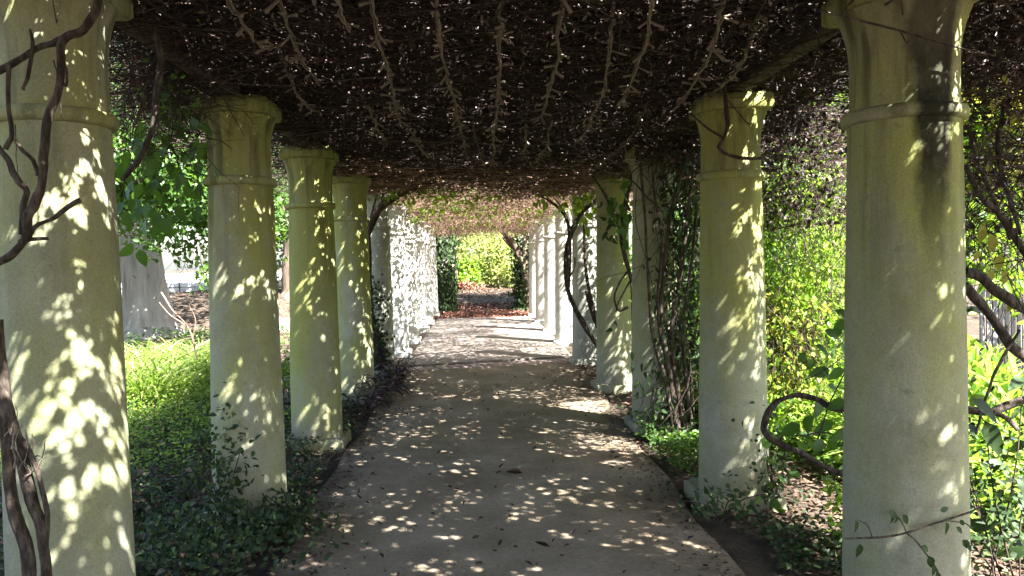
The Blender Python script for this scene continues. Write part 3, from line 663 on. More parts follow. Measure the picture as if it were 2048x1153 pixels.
e, b, _ = vine('pair of thick dark vine stems with peeling bark rising at the bottom left corner',
    [([(100, 1200, D0), (92, 1120, D0), (80, 1060, D0), (58, 990, D0), (34, 900, D0), (10, 800, D0), (-30, 700, D0)], [.026, .03, .024]),
     ([(60, 1200, D0), (50, 1100, D0), (22, 1000, D0), (10, 900, D0), (2, 780, D0), (-8, 640, D0)], [.034, .036, .03]),
     ([(86, 1190, D0), (90, 1050, D0), (78, 970, D0), (55, 900, D0), (30, 860, D0), (20, 820, D0)], [.016, .014])], rs=.58)
g = Geo(); n = 26; t = rng.random(n)[:, None]; C = at(30, 870, D0) * (1 - t) + at(55, 960, D0) * t + rng.normal(size=(n, 3)) * .02
rand_twigs(g, C, unit(rdirs(n) * .4 + np.array([0.2, 0, 1])), rng.uniform(.04, .12, n), rng.uniform(.0015, .004, n), .3, 4); g.build('peeling_bark', M['tan_bark'], e, kind='stuff')
e, b, _ = vine('loose vine looping down beside the top of the nearest left column',
    [([(225, -40, 3.6), (240, 10, 3.6), (258, 50, 3.6), (304, 58, 3.6), (318, 110, 3.6), (313, 180, 3.6), (302, 240, 3.6), (284, 300, 3.6), (262, 335, 3.6), (245, 362, 3.6)], [.014, .015, .012, .011]),
     ([(258, 50, 3.6), (330, 100, 4.0), (410, 150, 4.4), (480, 190, 4.9)], [.012, .018, .016]), ([(240, 0, 3.6), (262, 30, 3.6), (280, 55, 3.6)], [.006]),
     ([(290, 190, 3.6), (275, 235, 3.6), (264, 270, 3.6)], [.006, .003]), ([(316, 130, 3.6), (318, 200, 3.6), (316, 268, 3.6)], [.005, .003])])
e, b, _ = vine('dark vine trunk arching over from the fifth column to the canopy',
    [([(760, 740, 11.7), (755, 700, 11.7), (744, 640, 11.7), (738, 580, 11.7), (735, 510, 11.7), (736, 465, 11.7), (748, 430, 11.6), (775, 402, 11.5), (805, 385, 11.4), (850, 370, 11.2)], [.085, .075, .05, .045, .05, .04]),
     ([(738, 470, 11.7), (760, 420, 11.7), (765, 380, 11.7), (768, 350, 11.7)], [.02, .018, .012]), ([(740, 440, 11.7), (752, 400, 11.7), (760, 360, 11.7)], [.016, .01])], knob=.5)
g = Geo(); n = 420; s = rng.random(n); C = np.array([at(760 - 22 * q, 730 - 170 * q, 11.65) for q in s]) + rng.normal(size=(n, 3)) * np.array([.10, .06, .1])
leaves(g, C, rdirs(n) + np.array([0, 0, -.4]), rdirs(n) + np.array([.3, -1, .3]), rng.uniform(.04, .09, n), rng.uniform(.03, .06, n)); g.build('foliage', M['ivy'], e, kind='stuff')
e, b, _ = vine('bent dark vine stem with a fork leaning out from the fifth right column',
    [([(1225, 730, 12.3), (1195, 692, 12.2), (1168, 652, 12.2), (1148, 612, 12.2), (1136, 578, 12.2), (1132, 530, 12.2), (1137, 490, 12.2), (1150, 450, 12.2), (1168, 420, 12.2), (1200, 395, 12.2)], [.045, .045, .04, .045, .035, .03]),
     ([(1137, 575, 12.2), (1139, 500, 12.15), (1135, 450, 12.1), (1115, 415, 12.0), (1075, 388, 11.8)], [.035, .028, .015]), ([(1150, 450, 12.2), (1158, 410, 12.2), (1160, 370, 12.2)], [.018, .012]),
     ([(1142, 460, 12.2), (1128, 420, 12.2), (1100, 385, 12.2)], [.014, .008]), ([(1136, 560, 12.2), (1148, 535, 12.2), (1150, 515, 12.2)], [.016, .008])])
e, b, _ = vine('straight thin vine stem hanging in front of the fifth right column',
    [([(1197, 650, 12.4), (1182, 600, 12.4), (1172, 540, 12.4), (1168, 470, 12.4), (1165, 400, 12.4), (1162, 350, 12.4)], [.03, .028, .015, .012]), ([(1173, 582, 12.4), (1183, 620, 12.4), (1195, 655, 12.4)], [.03, .028])])
# leaves over the bent stem
def leafy(e, b, cx, cy, D, sx, sy, n, mk, L, part=True, sd=.25):
    for k in range(n):
        p = at(cx + rng.normal() * sx, cy + rng.normal() * sy, D + rng.normal() * sd)
        leaf_part(e, LM[mk], p, rng.normal(size=3) * .6 + np.array([0, 0, -.8]), rng.normal(size=3) * .6 + np.array([0, -.8, .4]), L * rng.uniform(.6, 1.2), b)
ev = empty('climbing_vine', at(1130, 380, 12), 'yellow-green leafy vine spray hanging from the canopy above the bent stem', 'vine'); bv = np.array(ev.location)
leafy(ev, bv, 1090, 385, 11.5, 18, 14, 26, 'bright', .13); leafy(ev, bv, 1165, 395, 11.8, 22, 26, 44, 'bright', .15); leafy(ev, bv, 1195, 350, 11.5, 15, 12, 18, 'green', .15)
g = Geo(); n = 60; C = np.array([at(rng.uniform(1070, 1210), 345, 11.7) for _ in range(n)]); rand_twigs(g, C, unit(rdirs(n) * .5 + np.array([0, 0, -1])), rng.uniform(.2, .6, n), np.full(n, .004), .4, 4); g.build('twigs', M['twig'], ev, kind='stuff')

# cluster of stems in front of the third right column
DC = 7.15
ev, bv, _ = vine('thick cluster of climbing vine stems before the third right column',
    [([(1350, 880, DC), (1335, 770, DC), (1312, 690, DC), (1302, 600, DC), (1296, 500, DC), (1290, 420, DC), (1284, 330, DC), (1290, 270, DC)], [.03, .03, .022, .018, .016]),
     ([(1360, 880, DC), (1340, 740, DC), (1322, 640, DC), (1328, 540, DC), (1342, 440, DC), (1360, 360, DC), (1385, 280, DC)], [.04, .04, .03, .03, .022]),
     ([(1375, 880, DC), (1352, 760, DC), (1345, 660, DC), (1360, 560, DC), (1375, 450, DC), (1388, 330, DC)], [.04, .035, .03, .025]),
     ([(1385, 880, DC), (1372, 760, DC), (1368, 640, DC), (1384, 520, DC), (1395, 400, DC)], [.03, .028, .02]),
     ([(1352, 770, DC), (1325, 690, DC), (1315, 600, DC), (1322, 480, DC), (1308, 380, DC), (1302, 280, DC)], [.022, .02, .014]),
     ([(1345, 470, DC), (1322, 420, DC), (1290, 390, DC), (1262, 360, DC), (1200, 335, DC)], [.016, .014, .012]),
     ([(1400, 745, DC), (1375, 745, DC), (1362, 735, DC), (1356, 715, DC)], [.015, .012, .01]),
     ([(1360, 880, DC), (1330, 700, DC), (1300, 560, DC), (1270, 440, DC), (1278, 340, DC)], [.007, .007, .006]), ([(1372, 760, DC), (1340, 560, DC), (1330, 400, DC), (1345, 280, DC)], [.007, .006]),
     ([(1390, 860, DC), (1378, 700, DC), (1350, 600, DC), (1310, 440, DC), (1330, 300, DC)], [.008, .006]), ([(1350, 430, DC), (1320, 395, DC), (1280, 340, DC)], [.009, .006])], rs=.62)
g = Geo(); n = 1500; C = np.array([at(1362 + rng.normal() * 26, rng.uniform(270, 880), 7.5 + rng.normal() * .25) for _ in range(n)])
leaves(g, C, rdirs(n) + np.array([0, 0, -1.0]), rdirs(n) + np.array([0, -.8, .4]), rng.uniform(.05, .11, n), rng.uniform(.025, .05, n)); g.build('foliage', M['ivy'], ev, kind='stuff')
g = Geo(); n = 260; C = np.array([at(1368 + rng.normal() * 26, rng.uniform(260, 800), 7.4 + rng.normal() * .2) for _ in range(n)])
rand_twigs(g, C, unit(rdirs(n) * .35 + np.array([0, 0, -1])), rng.uniform(.3, .9, n), rng.uniform(.002, .005, n), .3, 5); g.build('hanging_twigs', M['twig'], ev, kind='stuff')
for cx, cy, n in ((1300, 790, 14), (1285, 775, 6), (1310, 830, 12), (1300, 720, 8)): leafy(ev, bv, cx, cy, 7.05, 22, 16, n, 'dark', .085, sd=.04)
ev, bv, _ = vine('forked dark vine climbing the fourth right column with a drooping leafy tip',
    [([(1270, 730, 9.7), (1268, 640, 9.7), (1264, 570, 9.7), (1250, 510, 9.7), (1243, 470, 9.7), (1250, 420, 9.7), (1262, 370, 9.7), (1275, 330, 9.7)], [.035, .03, .028, .022]),
     ([(1243, 470, 9.7), (1232, 430, 9.7), (1210, 385, 9.7), (1178, 345, 9.7)], [.02, .018, .014]), ([(1258, 540, 9.7), (1238, 568, 9.7), (1228, 595, 9.7), (1236, 618, 9.7), (1256, 615, 9.7)], [.014, .012, .018]),
     ([(1262, 560, 9.7), (1240, 600, 9.7), (1232, 625, 9.7)], [.012, .008])])
leafy(ev, bv, 1238, 420, 9.5, 14, 35, 40, 'green', .14, sd=.1); leafy(ev, bv, 1215, 440, 9.5, 6, 25, 16, 'dark', .12, sd=.1)
leafy(ev, bv, 1228, 645, 9.5, 4, 8, 4, 'dark', .12, sd=.05)

# branch looping out past the second right column
ev, bv, _ = vine('dark branch bent in a hairpin loop between the two nearest right columns',
    [([(1760, 790, 3.75), (1720, 806, 3.75), (1680, 815, 3.75), (1640, 797, 3.78), (1600, 786, 3.8), (1560, 796, 3.8), (1535, 822, 3.8), (1529, 852, 3.8), (1558, 880, 3.8), (1610, 903, 3.8), (1655, 932, 3.8), (1705, 948, 3.78), (1760, 945, 3.75)], [.015, .016, .013, .017, .017, .017]),
     ([(1632, 905, 3.8), (1640, 870, 3.8), (1655, 820, 3.8), (1680, 765, 3.8), (1705, 690, 3.8)], [.004, .003]), ([(1610, 760, 3.8), (1650, 745, 3.8), (1690, 712, 3.8)], [.003]), ([(1590, 872, 3.8), (1640, 868, 3.8), (1700, 880, 3.8)], [.004, .003]), ([(1560, 880, 3.8), (1568, 868, 3.8)], [.006, .003])])
for cx, cy in [(1650, 660), (1630, 690), (1660, 710), (1680, 690), (1690, 740), (1640, 735), (1655, 770), (1690, 800), (1620, 830), (1665, 845), (1690, 860), (1645, 880), (1695, 900), (1600, 850), (1680, 660), (1695, 640), (1670, 620), (1630, 720), (1610, 705), (1660, 740), (1675, 880), (1640, 800)]:
    leaf_part(ev, LM['green'], at(cx, cy, 3.8 + rng.normal() * .06), (rng.choice([-1, 1]) * rng.uniform(.3, .9), rng.normal() * .5, rng.uniform(-.9, -.1)), (rng.normal() * .5, -.8, rng.uniform(.1, .8)), rng.uniform(.06, .115), bv)
# twig across the near right column, wire above
ev, bv, _ = vine('thin leafy twig curving across the foot of the nearest right column',
    [([(1690, 1078, 2.94), (1745, 1077, 2.92), (1800, 1072, 2.92), (1870, 1050, 2.94), (1930, 1030, 2.96), (1970, 1010, 2.98)], [.004, .004, .003]),
     ([(1812, 1066, 2.92), (1840, 1095, 2.92), (1870, 1135, 2.92), (1885, 1170, 2.92)], [.003]), ([(1745, 1077, 2.92), (1735, 1050, 2.92), (1715, 1040, 2.92)], [.002]), ([(1815, 1068, 2.92), (1800, 1040, 2.92), (1775, 1024, 2.92)], [.002]), ([(1895, 1042, 2.94), (1930, 1045, 2.94), (1945, 1060, 2.94)], [.002])], sides=5, jit=.002)
for x, y, a in [(1712, 1042, -1.4), (1720, 1088, -1.6), (1775, 1024, -.4), (1785, 1030, -1.5), (1795, 1032, -1.7), (1805, 1030, -.9), (1880, 1022, .2), (1892, 1045, -1.3), (1912, 1055, -.6), (1920, 1040, -.9), (1842, 1092, -.6), (1858, 1112, -1.2), (1866, 1130, -1.3), (1872, 1145, -1), (1935, 1090, -.9), (1925, 1080, -.8)]:
    leaf_part(ev, LM['dark'], at(x, y, 2.9), (math.cos(a), 0.1, math.sin(a)), (rng.normal() * .3, -1, .3), rng.uniform(.035, .065), bv)
vine('thin dark wire-like stem stretched across the top of the nearest right column',
    [([(1640, 22, 2.93), (1710, 38, 2.93), (1820, 65, 2.93), (1925, 98, 2.95), (1990, 112, 3.0)], [.004]), ([(1800, 60, 2.93), (1812, 85, 2.93), (1822, 78, 2.93)], [.003]), ([(1710, 38, 2.93), (1690, 20, 2.93), (1720, -10, 2.93)], [.003]), ([(1770, 10, 2.93), (1800, 0, 2.93), (1806, 30, 2.93)], [.006, .004])], sides=5, jit=.002)
vine('hooked dark stem curling round the head of the second right column',
    [([(1448, 170, 5.05), (1452, 210, 5.05), (1455, 250, 5.05), (1445, 285, 5.05), (1440, 300, 5.05), (1462, 314, 5.05), (1510, 318, 5.05), (1575, 312, 5.1)], [.014, .014, .012, .010]), ([(1378, 225, 5.05), (1410, 252, 5.05), (1444, 275, 5.05)], [.008, .006]), ([(1455, 200, 5.05), (1490, 240, 5.05), (1500, 250, 5.05)], [.004])], jit=.003)
# stems right of the near right column
ev, bv, _ = vine('stout dark vine stems slanting down beyond the nearest right column',
    [([(1930, 570, 3.75), (1960, 605, 3.75), (1990, 645, 3.75), (2022, 692, 3.75), (2075, 740, 3.75)], [.022, .022, .02]), ([(1930, 545, 3.8), (1965, 560, 3.8), (2000, 590, 3.8), (2060, 625, 3.8)], [.024, .022]),
     ([(1935, 820, 3.7), (1980, 822, 3.7), (2020, 812, 3.7), (2080, 792, 3.7)], [.018, .018]), ([(1985, 825, 3.7), (2010, 838, 3.7), (2035, 860, 3.7)], [.014, .01]), ([(1952, 870, 3.7), (1975, 780, 3.7), (2000, 720, 3.7), (2040, 660, 3.7)], [.006]),
     ([(1932, 330, 3.8), (1960, 390, 3.8), (2000, 430, 3.8), (2060, 520, 3.8)], [.012, .016]), ([(1930, 315, 3.8), (1985, 318, 3.8), (2060, 310, 3.8)], [.008]), ([(1935, 250, 3.9), (1965, 350, 3.9), (2020, 480, 3.9)], [.01, .008]), ([(2010, 200, 3.9), (2000, 330, 3.9), (2040, 470, 3.9)], [.012, .01])])
g = Geo(); n = 420; C = np.array([at(rng.uniform(1935, 2090), rng.uniform(0, 560), rng.uniform(3.7, 4.8)) for _ in range(n)])
rand_twigs(g, C, unit(rdirs(n) * np.array([1, .5, .8])), rng.uniform(.1, .5, n), rng.uniform(.0015, .004, n), .35, 4); g.build('tangled_twigs', M['twig'], ev, kind='stuff')
for x, y, l in [(1962, 448, .10), (1985, 470, .09), (1970, 460, .07), (2000, 510, .08), (1980, 540, .08), (1955, 500, .06), (2010, 540, .08), (2030, 600, .07), (2030, 230, .05), (1985, 200, .06), (2005, 150, .06), (1975, 330, .05)]:
    leaf_part(ev, LM['yellow'], at(x, y, 3.8), (rng.normal() * .4, 0, -1), (rng.normal() * .3, -1, .3), l, bv)

# ------------------------------------------------------------------ shrubs, trees, ground cover
def clumps(n, c, rad, shell=.5):
    d = rdirs(n); return np.asarray(c) + d * np.asarray(rad) * (rng.random((n, 1)) ** shell)
def leafball(g, c, rad, ncl, nleaf, L, Wd, cl=.22, detail=1, up=.5, axis=(0, 0, -.3), bias=None):
    K = clumps(ncl, c, rad); sz = np.mean(rad) * cl
    k = rng.integers(0, ncl, nleaf); C = K[k] + rng.normal(size=(nleaf, 3)) * sz * rng.uniform(.4, 1.2, ncl)[k][:, None]
    N = rdirs(nleaf) * .9 + np.array([0, 0, up]) + .5 * unit(C - np.asarray(c))
    r = np.clip(rng.random(nleaf) * .6 + rng.random(ncl)[k] * .4, 0, 1)
    leaves(g, C, rdirs(nleaf) + np.array(axis), N, L * rng.uniform(.6, 1.3, nleaf), Wd * rng.uniform(.6, 1.3, nleaf), r, detail)
    return K
def shrub(name, label, cat, c, rad, nleaf, L, Wd, mat, ncl=60, group=None, stems=9, axis=(0, 0, -.3), wood='dark_trunk'):
    base = np.array([c[0], c[1], float(gz(c[0], c[1]))]); e = empty(name, base, label, cat, group)
    g = Geo(); K = leafball(g, c, rad, ncl, nleaf, L, Wd, .2, axis=axis); g.build('foliage', M[mat], e, kind='stuff')
    g = Geo()
    for k in K[:stems]:
        m = (base + k) / 2 + rng.normal(size=3) * .1; tube(g, catmull([base + rng.normal(size=3) * np.array([.1, .1, 0]), m, k], 5), [.02, .012, .004], 5, .2)
    g.build('stems', M[wood], e, True); return e
def tree(label, base, height, trunk_r, crown_c, crown_r, nleaf, L, Wd, mat, ncl=90, bark='dark_trunk', lean=(0, 0), flare=1.3, group=None, name='tree', extra=None, rough=.16):
    base = np.array([base[0], base[1], float(gz(base[0], base[1]))]); e = empty(name, base, label, 'tree', group)
    top = base + np.array([lean[0], lean[1], height])
    g = Geo(); P = [base + np.array([0, 0, -.1]), base + (top - base) * .12 + np.array([.01, 0, 0]), base + (top - base) * .5 + rng.normal(size=3) * .06 * height / 4, top]
    tube(g, catmull(P, 10), [trunk_r * flare, trunk_r * 1.05, trunk_r, trunk_r * .85, trunk_r * .7], 28 if rough > .2 else 20, rough)
    gl = Geo(); K = leafball(gl, crown_c, crown_r, ncl, nleaf, L, Wd, .16)
    if extra is not None: leafball(gl, *extra, 60, nleaf, L * .7, Wd * .7, .2)
    for k in K[:26]:
        s = P[2] + (top - P[2]) * rng.random(); m = (s + k) / 2 + np.array([0, 0, .15]) + rng.normal(size=3) * .2
        tube(g, catmull([s, m, k], 6), [trunk_r * .35, trunk_r * .16, trunk_r * .05], 6, .2)
    g.build('trunk', M[bark], e, True); gl.build('crown', M[mat], e, kind='stuff'); return e

# left garden
tree('huge old tree with a pale furrowed trunk standing in the left garden', (-8.25, 20), 4.6, .47, (-8.2, 20.5, 6.4), (4.5, 3.8, 2.8), 9000, .22, .12, 'green', 110, 'trunk', flare=1.85, extra=((-6.2, 17.9, 4.3), (1.9, 1.6, 1.5)), rough=.5)
tree('dense green tree hanging low behind the second left column', (-4.2, 15.5), 3.2, .14, (-4.6, 14.2, 3.7), (2.0, 1.9, 1.7), 14000, .13, .065, 'green', 110)
tree('slim tree whose low leafy boughs hang before the big pale trunk', (-8.9, 12.5), 3.2, .10, (-5.6, 12.6, 3.6), (2.4, 1.4, 1.5), 12000, .12, .065, 'green', 80)
tree('grey-green tree with flared roots behind the third left column', (-6.4, 27.5), 4, .35, (-7.2, 28.5, 4.6), (3.4, 3, 2.9), 9000, .22, .11, 'grey_green', 90, flare=1.8)
tree('sparse tree beyond the boundary wall at the left', (-16, 34), 4, .2, (-15, 34, 5.6), (5, 3, 2.6), 7000, .26, .14, 'grey_green', 60)
tree('dark tree between the left row columns in the distance', (-4.6, 33), 4, .22, (-4.8, 33, 4.4), (2.4, 2, 3.4), 6500, .22, .11, 'green', 80)
tree('tall tree at the far left edge of the garden', (-14.5, 17), 4.5, .25, (-13.6, 16.5, 4.6), (3.2, 3.0, 2.2), 7000, .2, .1, 'green', 80)
# pale wall and rail at the left
g = Geo(); g.box((-14, 30, .93), (18, .25, .42), .0, .5, .01); tag(g.build('garden_wall', M['white']), 'low pale boundary wall glaring in the sun at the far left', 'wall')
e = empty('iron_railing', (-14, 29.7, .7), 'thin dark iron railing along the low pale wall', 'railing')
g = Geo(); tube(g, [(-23, 29.7, 1.24), (-5, 29.7, 1.24)], .018, 6); g.build('top_rail', M['iron'], e); g = Geo(); tube(g, [(-23, 29.7, .98), (-5, 29.7, .98)], .014, 6); g.build('lower_rail', M['iron'], e)
po = None
for k in range(13):
    if po is None:
        g = Geo(); g.world = False; g.box((0, 0, .25), (.035, .035, .62)); po = g.build('post', M['iron'], e); o = po
    else: o = po.copy(); COL.objects.link(o); o.parent = e
    o.location = (-9 + k * 1.5, 0, 0)
for k, (x, y, s, lab) in enumerate([(-6.0, 23, .5, 'grey boulder lying in the shade left of the far columns'), (-7.0, 24.5, .7, 'large grey rock on the bank right of the pale trunk'), (-5.2, 21, .35, 'small grey rock at the edge of the bank'), (-9.9, 22.5, .6, 'grey rock behind the pale trunk')]):
    g = Geo(); lathe(g, [(.02, -.3), (.6, -.25), (.95, .05), (.8, .35), (.45, .55), (.02, .6)], 12, .5, 60 + k); v = g.v[0]; v *= s; v += np.array([x, y, float(gz(x, y))]); tag(g.build('rock', M['stone']), lab, 'rock', None)
xs_ = np.linspace(-90, -4.5, 40); ys_ = np.linspace(31, 140, 40); X, Y = np.meshgrid(xs_, ys_); g = Geo(); i = np.arange(39)[:, None] * 40; j = np.arange(39)[None]
g.add(np.stack([X, Y, np.maximum(gz(X, Y), .72) + .03], -1), np.stack([i + j, i + j + 1, i + 40 + j + 1, i + 40 + j], -1).reshape(-1, 4)); g.build('glare_ground', M['white'], smooth=True)['kind'] = 'structure'  # broad white sheet added to imitate blown-out glare on the ground
# terracotta step
e = empty('garden_step', (-5.6, 21.0, 0), 'pinkish terracotta step between the second and third left columns', 'step')
g = Geo(); g.box((-5.6, 21.6, .12), (1.6, .5, .3), 0, .5, .02); g.build('riser_block', M['terracotta'], e); g = Geo(); g.box((-5.6, 21.1, .04), (1.9, .5, .16), 0, .5, .02); g.build('tread_block', M['terracotta'], e)

def cover(name, label, xr, yr, n, L, Wd, mat, h=.25, msk=None, detail=1, blade=False, cat='ground cover'):
    x = rng.uniform(*xr, n); y = rng.uniform(*yr, n); k = NZ.f(x * 1.6 + 9, y * 1.6, 3) > .36
    if msk is not None: k &= msk(x, y)
    x, y = x[k], y[k]; n = len(x); hh = h * (.3 + 1.1 * NZ2.f(x * 1.2, y * 1.2 + 4, 3)) * rng.random(n) ** .6
    C = np.column_stack([x, y, gz(x, y) + .02 + hh]); g = Geo()
    leaves(g, C, rdirs(n) * np.array([1, 1, .5]), rdirs(n) * .7 + np.array([0, -.25, 1]), L * rng.uniform(.5, 1.3, n), Wd * rng.uniform(.6, 1.3, n), None, detail)
    o = g.build(name, M[mat]); tag(o, label, cat, kind='stuff'); return o
offL = lambda x, y: (x < -1.22 - .3 * NZ.f(y * 2, x * 0 + 3) + .1)
offR = lambda x, y: (x > 1.42 + .35 * NZ.f(y * 2, x * 0 + 8))
cover('ivy_cover', 'dark ivy covering the shaded bed at the foot of the left columns', (-4.5, -1.1), (2.6, 9.5), 30000, .04, .026, 'ivy', .15, offL)
cover('leafy_cover', 'fine light green ground cover in the left bed behind the ivy', (-6.5, -1.6), (6.0, 12.5), 34000, .04, .022, 'bright', .30, lambda x, y: x < -1.9)
cover('leafy_cover', 'mid green low plants under the trees of the left garden', (-11, -1.8), (11, 20), 12000, .08, .05, 'green', .25, lambda x, y: (x < -2.0) & (NZ.f(x * .6, y * .6) > .5))
cover('leafy_cover', 'small bright green plants spilling onto the path from the right bed', (1.3, 3.2), (5.6, 8.3), 9000, .05, .025, 'green', .26, lambda x, y: x > 1.42 + .12 * NZ.f(y * 3, x * 0))
cover('ivy_cover', 'dark leafy cover in the shaded bed between the nearest right columns', (1.5, 4.5), (2.6, 6), 13000, .05, .03, 'ivy', .14, offR)
cover('leafy_cover', 'small pale-edged weeds and dead leaves mixed through the ivy at the lower left', (-3.2, -1.1), (2.8, 8), 3800, .04, .012, 'grey_green', .22, offL)
cover('dry_leaf_cover', 'dead brown leaves caught on top of the ivy at the lower left', (-3.4, -1.1), (2.8, 9), 1800, .06, .035, 'litter', .18, offL)
cover('fern_cover', 'bright ferny plants beside the right bed beyond the looped branch', (2.0, 5.0), (4.3, 9), 17000, .08, .032, 'bright', .5, None)
def litter(label, xr, yr, n, L, mat, msk=None):
    x = rng.uniform(*xr, n); y = rng.uniform(*yr, n)
    if msk is not None: k = msk(x, y); x, y = x[k], y[k]; n = len(x)
    C = np.column_stack([x, y, gz(x, y) + .012 + .03 * rng.random(n)]); g = Geo()
    leaves(g, C, rdirs(n) * np.array([1, 1, .25]), rdirs(n) * .35 + np.array([0, 0, 1]), L * rng.uniform(.5, 1.3, n), L * .55 * rng.uniform(.6, 1.3, n), None, 1); tag(g.build('leaf_litter', M[mat]), label, 'leaf litter', kind='stuff')
litter('brown leaf litter along the foot of the left columns', (-2.6, -1.1), (2.6, 13), 6500, .06, 'litter', offL)
litter('brown leaf litter and bark under the right columns', (1.4, 3.6), (2.6, 13.5), 11000, .06, 'litter', offR)
litter('reddish leaf litter heaped across the end of the path', (-2.5, 3.0), (23.3, 29.5), 6500, .11, 'litter_red')
litter('scattered dry leaves over the ground beyond the end of the path', (-4, 5), (29, 42), 4500, .13, 'litter')
litter('dry leaves scattered under the trees of the left garden', (-12, -3), (14, 29), 5000, .10, 'litter')

n = 2200; y = 2.8 + 10 * rng.random(n); sd_ = rng.random(n) < .5; off = np.abs(rng.normal(size=n)) * .16
x = np.where(sd_, -1.13 - .012 * y + off, 1.36 + .03 * np.clip(y - 4.5, 0, 7) - off); C = np.column_stack([x, y, .006 + .008 * rng.random(n)]); g = Geo()
leaves(g, C, rdirs(n) * np.array([1, 1, .15]), rdirs(n) * .3 + np.array([0, 0, 1]), rng.uniform(.012, .045, n), rng.uniform(.008, .025, n)); tag(g.build('leaf_crumbs', M['litter']), 'crumbled leaf litter strewn along both edges of the near path', 'leaf litter', kind='stuff')
g = Geo(); n = 1500; y = 2.8 + 9.5 * rng.random(n); x = rng.uniform(-1.1, 1.4, n); C = np.column_stack([x, y, .006 + 0 * x]); leaves(g, C, rdirs(n) * np.array([1, 1, .15]), rdirs(n) * .3 + np.array([0, 0, 1]), rng.uniform(.006, .02, n), rng.uniform(.004, .012, n)); tag(g.build('leaf_crumbs', M['dead']), 'tiny dark leaf crumbs scattered over the near path', 'leaf litter', kind='stuff')
# grass clumps in the left garden
def grass(label, c, rad, n, L, wd, mat='grass', group=None, name='grass_clump', spread=.6):
    base = np.array([c[0], c[1], float(gz(*c))]); e = empty(name, base, label, 'plant', group)
    q = rng.normal(size=(n, 2)) * rad * .5; C = np.column_stack([base[0] + q[:, 0], base[1] + q[:, 1], np.full(n, base[2])])
    d = np.column_stack([q / rad * spread + rng.normal(size=(n, 2)) * .35, np.ones(n)]); d = unit(d); LL = L * rng.uniform(.5, 1.15, n)[:, None]
    out = unit(d * np.array([1, 1, 0]) + 1e-6); S = unit(np.cross(d, np.array([0, 0, 1.0]) + rng.normal(size=(n, 3)) * .3)); V = []
    for t, w in ((0, .5), (.3, 1), (.6, .85), (.85, .5), (1.0, .06)):
        p = C + d * LL * t + out * LL * .45 * t * t - np.array([0, 0, 1]) * LL * .35 * t ** 3
        V += [p - S * wd * w / 2, p + S * wd * w / 2]
    V = np.stack(V, 1); b = np.arange(n)[:, None, None] * 10
    f = b + np.array([[2 * k, 2 * k + 1, 2 * k + 3, 2 * k + 2] for k in range(4)])[None]
    g = Geo(); g.add(V.reshape(-1, 3), f.reshape(-1, 4), np.repeat(rng.random(n), 4)); g.build('blades', M[mat], e, kind='stuff'); return e
for k, (px, D) in enumerate([(285, 10.2), (335, 10.8), (385, 11.2), (262, 11.2), (310, 11.8), (360, 12.2), (415, 12.2)]):
    c = at(px, 780, D); grass(['leftmost near', 'second near', 'third near', 'leftmost back', 'second back', 'third back', 'rightmost back'][k] + ' tuft of long sunlit grass between the two nearest left columns', (c[0], c[1]), .5, 260, .95, .026, group='sunlit grass tufts in the left bed')
# tall seed heads
ev, bv, _ = vine('pale dry seed spike arching above the sunlit grass at the left', [([(395, 720, 9.4), (380, 660, 9.4), (345, 620, 9.4), (322, 585, 9.4)], [.006, .008, .006]), ([(385, 680, 9.4), (390, 640, 9.4), (378, 610, 9.4)], [.005, .006]), ([(370, 650, 9.4), (335, 625, 9.4), (318, 605, 9.4)], [.005])], 'twig_tan', 'plant', name='seed_spike', knob=.8)
# strap leaved clumps on the right
for k, (px, D, py) in enumerate([(1975, 6.0, 900), (2040, 6.3, 900), (2010, 7.0, 880), (2080, 5.8, 900), (1960, 7.4, 860)]):
    c = at(px, py, D); grass(['strap-leaved lily clump close beside the nearest right column', 'strap-leaved lily clump at the right picture edge', 'strap-leaved lily clump between the others at the fence side', 'nearest strap-leaved lily clump, half outside the frame', 'farthest strap-leaved lily clump, half behind the right column'][k], (c[0], c[1]), .45, 110, 1.35, .055, 'bright', 'strap-leaved lily clumps at the right', 'lily_clump', .5)

# dark purple plants beside the fourth and fifth left columns
def lanceplant(label, c, n, hgt):
    base = np.array([c[0], c[1], 0.0]); e = empty('purple_plant', base, label, 'plant', None); g = Geo(); m = 7
    for s in range(m):
        a = rng.uniform(0, 6.28); tip = base + np.array([math.cos(a) * .22, math.sin(a) * .2, hgt * rng.uniform(.5, 1)])
        tube(g, catmull([base, (base + tip) / 2 + np.array([0, 0, .05]), tip], 4), [.008, .005], 5)
        for k in range(n // m):
            t = rng.uniform(.2, 1); b_ = rng.uniform(0, 6.28); leaf_part(e, LM['lance'], base + (tip - base) * t, (math.cos(b_), math.sin(b_), rng.uniform(-.2, .9)), (rng.normal() * .2, 0, 1), rng.uniform(.17, .32), base)
    g.build('stem', M['bark'], e)
for x, y, n, h, lab in [(-1.33, 8.85, 42, .35, 'dark purple-leaved plant left of the fourth left column, nearest of the purple plants'), (-1.25, 9.55, 49, .4, 'dark purple-leaved plant before the fourth left column'), (-1.2, 10.4, 56, .42, 'bushy purple-leaved plant just beyond the fourth left column'), (-1.12, 11.0, 56, .38, 'purple-leaved plant leaning over the path edge'), (-1.3, 11.45, 49, .45, 'purple-leaved plant at the foot of the arching vine'), (-2.0, 8.6, 49, .5, 'purple-leaved plant seen between the second and third left columns')]:
    lanceplant(lab, (x, y), n, h)
